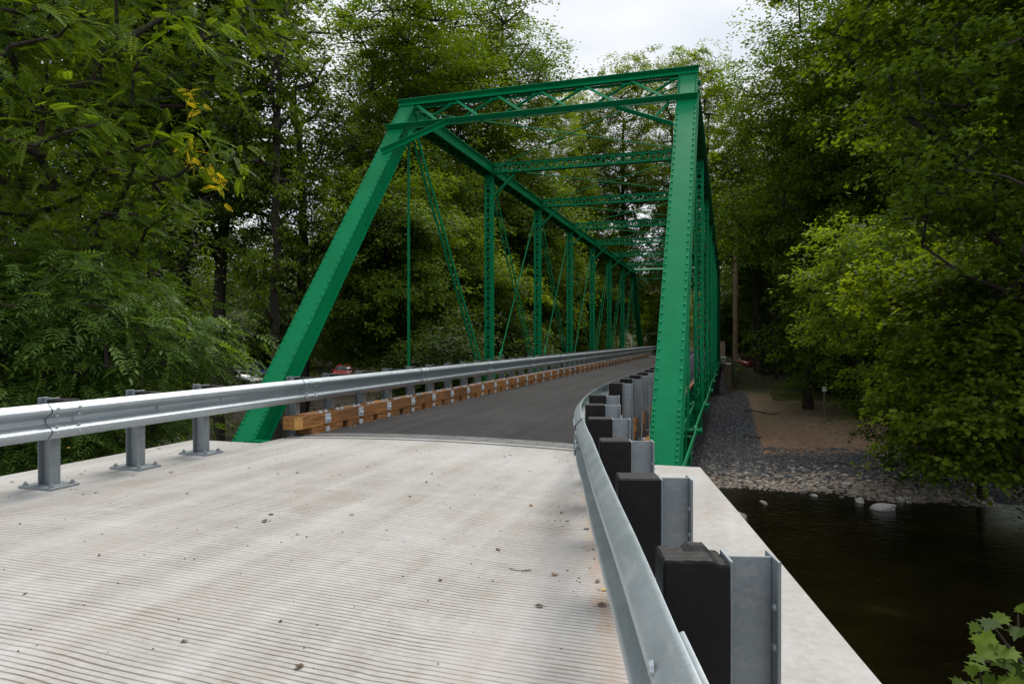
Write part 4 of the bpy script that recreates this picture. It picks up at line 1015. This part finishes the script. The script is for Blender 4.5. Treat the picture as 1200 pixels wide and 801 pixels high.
# the walnut at the left: long pinnate leaves, limbs reaching in from the left edge
def walnut():
    rng = np.random.default_rng(5); tx, ty = at(-170, 13.0); tz = gz(tx, ty)
    def bl(px, py, t, r, rz_): x, y, z = rel(px, t, pxz(py, t), tx, ty, tz); return (x, y, z, r, r, rz_)
    blobs = [bl(20, 40, 13, 2.0, 1.4), bl(120, 60, 12.5, 2.0, 1.3), bl(215, 60, 12.5, 1.3, 1.1), bl(60, 160, 12, 2.0, 1.2), bl(150, 170, 12, 1.5, 1.1), bl(210, 190, 12, .9, .85), bl(40, 250, 13, 1.7, 1.0),
             bl(140, 260, 12.5, 1.2, .8), bl(-60, 100, 12, 2.2, 2.0), bl(120, -90, 14, 2.8, 1.6), bl(285, 20, 14, 1.1, 1.0), bl(280, -80, 14.5, 1.8, 1.4), bl(-100, -60, 13, 2.6, 1.8), bl(-10, 330, 13.5, 1.8, 1.0)]
    tr = [(0, 0, -.4), (.1, .1, 2.5), (.5, .2, 5.5), (.9, .3, 8.5), (1.3, .3, 11.5)]
    cl = sample_blobs(blobs, 430, rng, .42); nodes, par, rad = skeleton(tr, cl, rng, .7, .26)
    P, N, D = [], [], []
    for c in cl:
        k = int(rng.integers(14, 26)); dirs = rng.normal(size=(k, 3)) * np.array([1, 1, .35]); dirs += np.array([c[0], c[1], 0]) / (np.linalg.norm(c[:2]) + .1) * .6
        P.append(c + rng.normal(size=(k, 3)) * np.array([.30, .30, .20])); D.append(dirs + [0, 0, -.55]); N.append(rng.normal(size=(k, 3)) * .42 + [.05, -.25, 1])
    P = np.concatenate(P); D = np.concatenate(D); N = np.concatenate(N); S = .24 + .18 * rng.random(len(P))
    rnd = rng.random(len(P)) * .97
    # turning yellow: a few twigs at the tips, as in the photo
    for px, py, r_ in ((222, 114, .11), (232, 124, .10), (229, 183, .18), (222, 176, .10), (258, 217, .15), (250, 210, .08), (110, 120, .04)):
        q = np.array(rel(px, 11.6, pxz(py, 11.6), tx, ty, tz)); k = int(26 * (r_ / .25) ** 2) + 2
        P = np.vstack([P, q + rng.normal(size=(k, 3)) * r_ * .75]); D = np.vstack([D, rng.normal(size=(k, 3)) + [.6, -.2, -.5]]); N = np.vstack([N, rng.normal(size=(k, 3)) * .7 + [0, -.8, .5]]); S = np.append(S, .14 + .07 * rng.random(k)); rnd = np.append(rnd, np.where(rng.random(k) < .7, .995, .9))
    o = empty('walnut_tree', 'near walnut with long feathery leaves and yellow tips overhanging from the upper left', 'tree', (tx, ty, tz))
    link('trunk', wood_mesh('walnut_trunk', nodes, par, rad, BARK, 7), o)
    link('crown', leaves_mesh('walnut_crown', leaf_pinnate(7, 1.0, .30, .105), P, N, D, S, LF_WAL, rng, rnd), o)
walnut()
def near_tree(name, kind, label, px, t, blobs, ncl, per, rc, leaf, mat, seed, size, height, r0=.12, mind=.35, flat=.4, bark=None, step=.6, updir=1.0, droop=.3, cat='tree', stem_lean=(0, 0)):
    tx, ty = at(px, t); tz = gz(tx, ty)
    B_ = []
    for (bpx, bpy, bt, r_, rz_) in blobs: x, y, z = rel(bpx, bt, pxz(bpy, bt), tx, ty, tz); B_.append((x, y, z, r_, r_, rz_))
    tr = [(0, 0, -.4), (stem_lean[0] * .3, stem_lean[1] * .3, height * .3), (stem_lean[0] * .7, stem_lean[1] * .7, height * .65), (stem_lean[0], stem_lean[1], height)]
    ms = make_tree(name, tr, B_, ncl, per, rc, leaf, mat, seed, mind, size, r0, bark, flat, updir, droop, step, 6)
    return plant(kind, ms, label, cat, (tx, ty, tz))
ASHL = leaf_pinnate(4, 1.0, .42, .15, droop=.5)
near_tree('ash', 'ash_tree', 'ash with drooping green leaves just behind the near left guardrail', 20, 10.5,
          [(20, 400, 10.5, 1.5, .9), (110, 380, 10.5, 1.3, .8), (185, 405, 10.5, .9, .6), (235, 400, 10.5, .55, .38), (90, 330, 11, 1.3, .6), (160, 340, 11.5, .8, .5), (60, 470, 10, 1.2, .6), (140, 480, 10.5, .9, .5), (200, 480, 11, .55, .4), (-60, 420, 10, 1.5, 1.4), (-60, 320, 11, 1.6, 1.0), (100, 550, 11, 1.5, .4), (10, 540, 9.5, 1.2, .4)],
          420, 24, .42, ASHL, LF_ASH, 41, (.18, .30), 3.6, .10, .28, .6, updir=1.1, droop=.5)
near_tree('ash2', 'leafy_tree', 'shaded leafy tree between the walnut and the ash at left', 60, 15.5,
          [(20, 300, 15, 2.2, 1.6), (120, 320, 15.5, 1.7, 1.2), (190, 290, 16, 1.1, .9), (60, 420, 14, 2.2, 1.2), (180, 420, 15, 1.2, .8), (40, 500, 15, 2.2, .8), (190, 500, 14.5, 1.0, .5), (-60, 380, 15, 2.2, 2.0), (100, 240, 16, 1.8, .8)],
          330, 60, .7, leaf_oval(1, .42), LF_DARK, 42, (.10, .16), 6.0, .16, .5, .5)
# bare dead twigs between them
def dead_branch():
    rng = np.random.default_rng(8); tx, ty = at(78, 13.0); z0 = pxz(285, 13.0)
    o = empty('dead_branch', 'bare grey dead branch with twigs hanging among the left foliage', 'branch', (tx, ty, z0))
    ends = np.array([(-.3 + 1.9 * rng.random(), rng.normal() * .2, -.9 + 1.2 * rng.random()) for _ in range(26)])
    nodes, par, rad = skeleton([(-.9, 0, .35), (-.2, 0, .22), (.4, 0, -.05), (.9, 0, -.5)], ends, rng, .16, .022, .4)
    nodes += rng.normal(size=nodes.shape) * .018
    link('twigs', wood_mesh('dead_twigs', nodes, par, rad, BARKP, 5, .004), o)
dead_branch()
# right bank
MAPLE = leaf_maple(1.0)
near_tree('lit_tree', 'bank_tree', 'bright yellow green small tree standing on the gravel bank at right', 1045, 25,
          [(1000, 300, 24, 1.5, .9), (960, 330, 24, 1.0, .7), (1050, 300, 24, 1.5, 1.1), (1010, 370, 24, 1.9, 1.0), (975, 400, 23.5, .9, .5), (1035, 440, 23.5, 1.2, .6), (1070, 380, 24, 1.7, 1.0), (975, 275, 25, .9, .6), (1040, 482, 23, .9, .4), (1080, 450, 23, 1.3, .8)],
          190, 120, .55, leaf_oval(1, .55), LF_LIT, 51, (.10, .16), 6.0, .11, .5, .35)
near_tree('maple_top', 'maple_tree', 'large maple overhanging the river from the upper right', 1340, 17,
          [(1230, 60, 16, 2.6, 1.7), (1130, 90, 15.5, 1.9, 1.4), (1180, 200, 15, 1.9, 1.3), (1110, 250, 15.5, 1.2, .8), (1060, 30, 17, 1.7, 1.1), (1090, -80, 17, 2.8, 1.5), (1250, -120, 16, 3.0, 1.8), (1300, 200, 16, 2.4, 1.8), (1190, 310, 15.5, 1.6, .8), (1020, 130, 18, .9, .7)],
          400, 110, .72, MAPLE, LF_MID, 52, (.10, .16), 10.5, .24, .55, .35, stem_lean=(-1.5, -.5))
near_tree('maple_mid', 'maple_tree', 'shaded maple with lit lower sprays leaning over the right bank', 1230, 17.5,
          [(1150, 330, 17, 1.7, 1.0), (1200, 400, 16.5, 1.7, 1.3), (1120, 420, 17.5, 1.5, 1.0), (1080, 480, 18, 1.2, .7), (1150, 490, 16.5, 1.5, .7), (1240, 480, 15.5, 1.7, 1.0), (1060, 340, 19, 1.3, .9), (1180, 540, 16, 1.0, .35), (1100, 525, 17, .9, .35)],
          280, 110, .62, MAPLE, LF_YEL, 53, (.10, .15), 6.2, .14, .5, .35, stem_lean=(-.6, 0))
near_tree('bank_dark', 'bank_shrub', 'dark shrub rooted at the water edge at the far right', 1150, 21.5,
          [(1060, 510, 22, 1.3, .7), (1130, 480, 22, 2.0, 1.4), (1200, 470, 21, 2.2, 1.6), (1040, 470, 23, 1.2, .7), (1100, 540, 21, 1.4, .5), (1190, 545, 20, 1.6, .5)],
          260, 75, .62, leaf_oval(1, .5), LF_DARK, 54, (.10, .16), 3.6, .10, .45, .5, cat='shrub')
# maple sapling whose top shows in the lower right corner
def sapling():
    rng = np.random.default_rng(61); tx, ty = at(1225, 4.0); tz = gz(tx, ty); t = 4.0
    o = empty('maple_sapling', 'small maple sapling with broad green leaves in the lower right corner', 'sapling', (tx, ty, tz))
    spots = [(1165, 722, .115), (1150, 735, .10), (1180, 730, .105), (1192, 752, .13), (1160, 745, .12), (1172, 762, .13), (1185, 780, .12), (1150, 770, .11), (1205, 770, .13), (1140, 793, .10), (1120, 797, .10), (1170, 797, .12), (1200, 800, .12), (1195, 715, .07), (1225, 740, .13), (1230, 790, .14), (1150, 812, .12), (1190, 822, .13), (1110, 806, .09), (1215, 815, .12), (1240, 765, .12), (1102, 800, .08), (1130, 803, .10), (1155, 800, .11), (1185, 796, .11), (1148, 728, .08), (1196, 738, .11), (1210, 755, .13), (1168, 752, .12), (1140, 766, .08), (1176, 778, .12), (1205, 790, .13), (1122, 812, .10), (1175, 812, .12)]
    P = np.array([rel(px, t + rng.normal() * .10, pxz(py, t), tx, ty, tz) for px, py, s_ in spots]); S = np.array([s_ * 1.05 for *_, s_ in spots])
    nodes, par, rad = skeleton([(0, 0, -.2), (.0, .02, P[:, 2].min() * .6), (-.02, 0, P[:, 2].min() + .02), (0, 0, P[:, 2].max() - .1)], P, rng, .12, .016, .35)
    nodes = nodes + np.array([0, .015, -.035]); link('trunk', wood_mesh('sapling_stem', nodes, par, rad, BARK, 6, .0016), o)
    D = rng.normal(size=P.shape) * .5 + np.array([-.75, -.5, -.15]); N = rng.normal(size=P.shape) * .28 + np.array([-.1, -.35, 1])
    link('crown', leaves_mesh('sapling_leaves', MAPLE, P, N, D, S, LF_MID, rng), o, None)
sapling()

# ------------------------------------------------------------------ far-off woods, undergrowth, grass (stuff)
def far_woods():
    rng = np.random.default_rng(71); P = []; n = 2600
    a = rng.uniform(-70, 62, n); d = rng.uniform(88, 128, n); ang = R(YAW) - np.radians(a)  # angle to the right of view
    x = -np.sin(ang) * d; y = np.cos(ang) * d; px = 600 + 800 * np.tan(np.radians(a)); g = ground_z(x, y)
    top = np.interp(px, [380, 430, 700, 715, 800, 815], [16, 10, 10, 5, 5, 13]) * rng.random(n) ** .8
    c = np.stack([x, y, g + top], 1); keep = np.abs(x + 3.5 + .004 * np.clip(y - 55, 0, 80) ** 2) > 5; c = c[keep]
    k = 75; Pq = (c[:, None, :] + rng.normal(size=(len(c), k, 3)) * np.array([1.7, 1.7, .8])).reshape(-1, 3)
    N = rng.normal(size=Pq.shape) * .6 + [0, 0, .8]; D = rng.normal(size=Pq.shape); S = rng.uniform(.35, .6, len(Pq))
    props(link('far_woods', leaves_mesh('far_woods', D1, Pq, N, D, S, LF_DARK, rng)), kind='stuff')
far_woods()
def undergrowth():
    rng = np.random.default_rng(73); pts = []
    while len(pts) < 1500:
        x = rng.uniform(-45, 40); y = rng.uniform(-2, 86); z = gz(x, y)
        if z < -3.45: continue
        if -11 < x < (7.6 if y < 31 else 11) and 22 < y < 62: continue
        if -9.5 < x < 3.2 and y < 24: continue
        if abs(x + 3.5 + .004 * max(0, y - 55) ** 2) < 8 and y > 50: continue
        a_ = R(YAW); tt_ = -x * math.sin(a_) + y * math.cos(a_); px_ = 600 + 800 * (x * math.cos(a_) + y * math.sin(a_)) / max(tt_, .1)
        if tt_ < 70 and (262 < px_ < 315 or 368 < px_ < 438) and tt_ > 12: continue      # open ground where the cars were driven in
        pts.append((x, y, z + rng.uniform(.1, .9)))
    c = np.array(pts); k = 75; Pq = (c[:, None, :] + rng.normal(size=(len(c), k, 3)) * np.array([.75, .75, .35])).reshape(-1, 3)
    N = rng.normal(size=Pq.shape) * .6 + [0, 0, 1]; D = rng.normal(size=Pq.shape); S = rng.uniform(.09, .18, len(Pq))
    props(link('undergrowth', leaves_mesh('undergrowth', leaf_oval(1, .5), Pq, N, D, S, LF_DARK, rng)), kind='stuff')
undergrowth()
def grass(name, boxes, n, h, seed, mat=GRASSM):
    rng = np.random.default_rng(seed); P = []
    per = n // len(boxes)
    for x0, x1, y0, y1 in boxes: P.append(np.stack([rng.uniform(x0, x1, per), rng.uniform(y0, y1, per)], 1))
    P = np.concatenate(P); z = ground_z(P[:, 0], P[:, 1]); P = np.column_stack([P, z])[z > -3.5]
    D = rng.normal(size=P.shape) * .35 + [0, 0, 1]; N = rng.normal(size=P.shape) * np.array([1, 1, .1]); S = rng.uniform(h * .5, h * 1.3, len(P))
    props(link(name, leaves_mesh(name, leaf_diamond(1, .16), P, N, D, S, mat, rng)), kind='stuff')
grass('bank_grass', [(3.2, 11, 54, 66), (-12, -7.5, 40, 52), (3, 9, 50, 54)], 16000, .12, 81)
grass('road_verge_grass', [(-17, -7.5, 54, 90), (-17, -8.5, 60, 90)], 30000, .28, 82)
grass('shore_grass', [(6.5, 8.2, 27.5, 29.5)], 1500, .35, 83)

# ------------------------------------------------------------------ stones on the shore
def ico():
    bm = bmesh.new(); bmesh.ops.create_icosphere(bm, subdivisions=1, radius=1); V = np.array([v.co[:] for v in bm.verts]); F = [[v.index for v in f.verts] for f in bm.faces]; bm.free(); return V, F
ICO = ico()
def stones(name, P, S, mat, rng, flat=.45):
    V0, F0 = ICO; n = len(P); k = len(V0); sc = rng.uniform(.6, 1.3, (n, 3)) * np.array([1, 1, flat]); a = rng.uniform(0, 6.28, n)
    V = V0[None] * (1 + rng.normal(size=(n, k, 1)) * .13) * sc[:, None, :] * S[:, None, None]
    ca, sa = np.cos(a)[:, None], np.sin(a)[:, None]; x = V[..., 0] * ca - V[..., 1] * sa; y = V[..., 0] * sa + V[..., 1] * ca; V = np.stack([x, y, V[..., 2]], 2) + P[:, None, :]
    F = (np.array(F0)[None] + (np.arange(n) * k)[:, None, None]).reshape(-1, 3)
    return np_mesh(name, V.reshape(-1, 3), F, [mat], rnd=np.repeat(rng.random(n), k))
def stone_mat(name, stops):
    m, nt, b = newmat(name); a = nd(nt, 'ShaderNodeAttribute'); a.attribute_name = 'rnd'; c = ramp(nt, a.outputs['Fac'], stops)
    n = noise(nt, pos(nt), 25, 4); c = mix(nt, math_(nt, 'MULTIPLY', n, .5), c, (.08, .075, .07)); nt.links.new(c, b.inputs['Base Color']); b.inputs['Roughness'].default_value = .85; return m
COB = stone_mat('river_cobble', [(0, (.20, .18, .16)), (.3, (.36, .33, .29)), (.55, (.30, .21, .15)), (.7, (.52, .48, .42)), (.9, (.42, .29, .20)), (1, (.70, .67, .62))])
GRV = stone_mat('crushed_gravel', [(0, (.045, .05, .06)), (.5, (.10, .105, .12)), (.85, (.17, .175, .19)), (1, (.32, .32, .33))])
def shore():
    rng = np.random.default_rng(91)
    x = rng.uniform(-9, 7.9, 5200); s = np.abs(rng.normal(size=5200)) * 1.5 - .25; y = y_far(x) + s; z = np.maximum(ground_z(x, y), -3.74)
    props(link('shore_cobbles', stones('shore_cobbles', np.column_stack([x, y, z + .01]), rng.uniform(.03, .115, 5200), COB, rng)), kind='stuff')
    n = 16000; x = np.concatenate([rng.uniform(-9, 10, n // 2), rng.uniform(-1, 1.4, n - n // 2)]); y = np.concatenate([rng.uniform(26, 31.4, n // 2), 26 + 26 * rng.random(n - n // 2) ** 1.3]); z = ground_z(x, y)
    props(link('crushed_gravel', stones('crushed_gravel', np.column_stack([x, y, z + .01]), rng.uniform(.025, .06, n), GRV, rng, .7)), kind='stuff')
    # larger stones, each its own
    def rock(px, t, r_, label, mat, seed, group=None, zoff=.0):
        g = np.random.default_rng(seed); bm = bmesh.new(); bmesh.ops.create_icosphere(bm, subdivisions=3, radius=1)
        ph = g.uniform(0, 6, 9)
        for v in bm.verts:
            p = v.co.copy(); k = 1 + .13 * math.sin(p.x * 2.3 + ph[0]) * math.cos(p.y * 2.9 + ph[1]) + .07 * math.sin(p.z * 5 + ph[2] + p.x * 3) + .04 * math.sin(p.y * 9 + ph[3])
            for q in range(4):
                dn = Vector((math.cos(ph[4 + q]), math.sin(ph[4 + q]), .3 * math.sin(ph[q]))); e = p.dot(dn)
                if e > .62: p -= dn * (e - .62) * .8
            v.co = Vector((p.x * 1.25 * k, p.y * .85 * k, p.z * .5 * k)) * r_
        me = bpy.data.meshes.new('rock'); bm.to_mesh(me); bm.free(); me.materials.append(mat)
        me.polygons.foreach_set('use_smooth', np.ones(len(me.polygons), dtype=bool))
        xx, yy = at(px, t); o = link('shore_rock', me); o.location = (xx, yy, max(gz(xx, yy), -3.72) + r_ * .22 + zoff); o.rotation_euler = (0, 0, ph[8]); props(o, label, 'rock', group)
    rock(1036, 20.2, .30, 'large flat pale rock lying in the shallow water off the cobbles', ROCKP, 1)
    rock(1008, 21.2, .20, 'pale angular rock at the water edge left of the large flat one', ROCKP, 2)
    rock(1152, 20.9, .13, 'small white stone at the far right tip of the cobble bar', ROCKP, 3)
    rock(895, 20.9, .15, 'low wet stone in the water near the concrete slab edge', ROCK, 4)
    rock(1057, 23.0, .22, 'dark rounded rock on the cobbles behind the large flat one', ROCK, 5)
    rock(1055, 21.3, .15, 'pale wedge shaped stone right of the large flat rock', ROCKP, 12)
    rock(862, 18.5, .40, 'mossy grey riprap boulder beside the concrete slab edge', ROCK, 6, None, .1)
    rock(851, 16.5, .45, 'grey riprap boulder in the water beneath the concrete slab edge', ROCK, 7)
    g = np.random.default_rng(5)
    for k in range(16):
        px = 880 + 260 * g.random(); t = 22.2 + 1.6 * g.random() - (px - 880) / 260 * 1.2; rock(px, t, g.uniform(.09, .16), 'grey or brown stone standing out among the shore cobbles', (ROCK, ROCKP, ROCK)[k % 3], 30 + k, 'larger stones in the cobble bar')
    # brown branch lying on the straw covered ground, and sticks at the shore
    for (px, t, ln, rz_, lab) in ((893, 40, 2.2, -.5, 'dark fallen branch lying on the straw covered ground'), (1000, 25.5, 1.9, -.35, 'pale driftwood stick at the edge of the gravel by the shrub'), (882, 31.5, .8, .1, 'short brown stick lying on the dark gravel')):
        xx, yy = at(px, t); m = MB(); pts = [Vector((ln * (u - .5), .12 * math.sin(u * 5), .05 + .06 * math.sin(u * 7))) for u in np.linspace(0, 1, 7)]
        for a, b_ in zip(pts[:-1], pts[1:]): m.tube(a, b_, .035, 6, .03)
        m.tube(pts[3], pts[3] + Vector((.3, .25, .12)), .02, 5, .01)
        o = m.build('fallen_branch', BARK if px < 900 else BARKP); o.location = (xx, yy, gz(xx, yy) + .02); o.rotation_euler = (0, 0, rz_); props(o, lab, 'branch')
shore()

# ------------------------------------------------------------------ dry leaves and grit on the deck
def litter():
    def curled(seed, n=9):
        g = random.Random(seed); V = [(0, 0, .012)]; k = n
        for i in range(k):
            a = 2 * math.pi * i / k; r_ = (.030 if i % 2 else .020) * g.uniform(.8, 1.2); V.append((r_ * 1.25 * math.cos(a), r_ * .8 * math.sin(a), .002 + g.random() * .016))
        m = MB(); m.v = V; m.f = [(0, i + 1, (i + 1) % k + 1) for i in range(k)]; m.tube((.03, 0, .006), (.055, .006, .003), .0012, 4); return m
    meshes = [curled(1).mesh('dry_leaf', DEADLEAF), curled(2).mesh('dry_leaf', DARKLEAF), curled(3).mesh('dry_leaf', YELLEAF)]
    g = random.Random(77)
    def put(x, y, k, s_, lab, grp): 
        o = link('dry_leaf', meshes[k]); o.location = (x, y, float(crown(x)) + .002); o.rotation_euler = (g.uniform(-.2, .2), g.uniform(-.2, .2), g.uniform(0, 6.28)); o.scale = (s_,) * 3; props(o, lab, 'leaf', grp)
    def dk(px, py): t = CAMH * 800 / (py - 397); return at(px, t)
    LB = ('rusty brown curled dry', 'dark brown curled dry', 'yellow curled dry')
    big = [(584, 645, 0), (95, 556, 0), (112, 580, 0), (658, 601, 0), (622, 594, 0), (700, 682, 1), (708, 692, 2), (500, 571, 0), (310, 620, 1), (516, 682, 0), (350, 787, 1), (650, 674, 0), (14, 565, 0), (80, 525, 2), (186, 526, 0), (200, 556, 0), (156, 558, 0), (700, 555, 0), (412, 611, 0), (706, 710, 1), (632, 711, 1)]
    for px, py, k in big:
        x, y = dk(px, py); put(x, y, k, g.uniform(.55, .85), LB[k] + ' leaf lying on the pale concrete deck', 'dry leaves scattered on the concrete deck')
    for k in range(24):
        x = g.uniform(-5.6, -1.3); y = g.uniform(2.2, 7.2); k = g.choice((0, 1, 1)); put(x, y, k, g.uniform(.25, .6), 'tiny ' + LB[k] + ' leaf crumb on the pale concrete deck', 'dry leaves scattered on the concrete deck')
    for k in range(46):
        y = 8.5 + 9 * g.random() ** 1.5; x = -5.53 + abs(g.gauss(0, .10)); put(x, y, g.choice((0, 0, 1)), g.uniform(.4, .9), 'dry leaf on the asphalt against the brown timber kerb', 'dry leaves against the timber kerb')
    rng = np.random.default_rng(6); n = 420; x = rng.uniform(-6.6, -.3, n); y = rng.uniform(1.6, 7.8, n)
    x = np.where(rng.random(n) < .35, -1.15 + (6 - y) * .222 + rng.normal(size=n) * .12, x)
    P = np.column_stack([x, y, crown(x) + .002]); props(link('deck_grit', stones('deck_grit', P, rng.uniform(.0025, .008, n) * (1 + (rng.random(n) < .06) * 1.2), GRV, rng, .6)), kind='stuff')
    # one thin twig
    x, y = dk(605, 669); m = MB(); m.tube((0, 0, .004), (.09, .01, .008), .0022, 5); m.tube((.045, .005, .006), (.075, .04, .006), .0016, 5); m.tube((-.05, .02, .004), (0, 0, .004), .002, 5)
    o = m.build('twig', DARKLEAF); o.location = (x, y, float(crown(x))); props(o, 'thin dark forked twig lying on the concrete deck', 'twig')
litter()
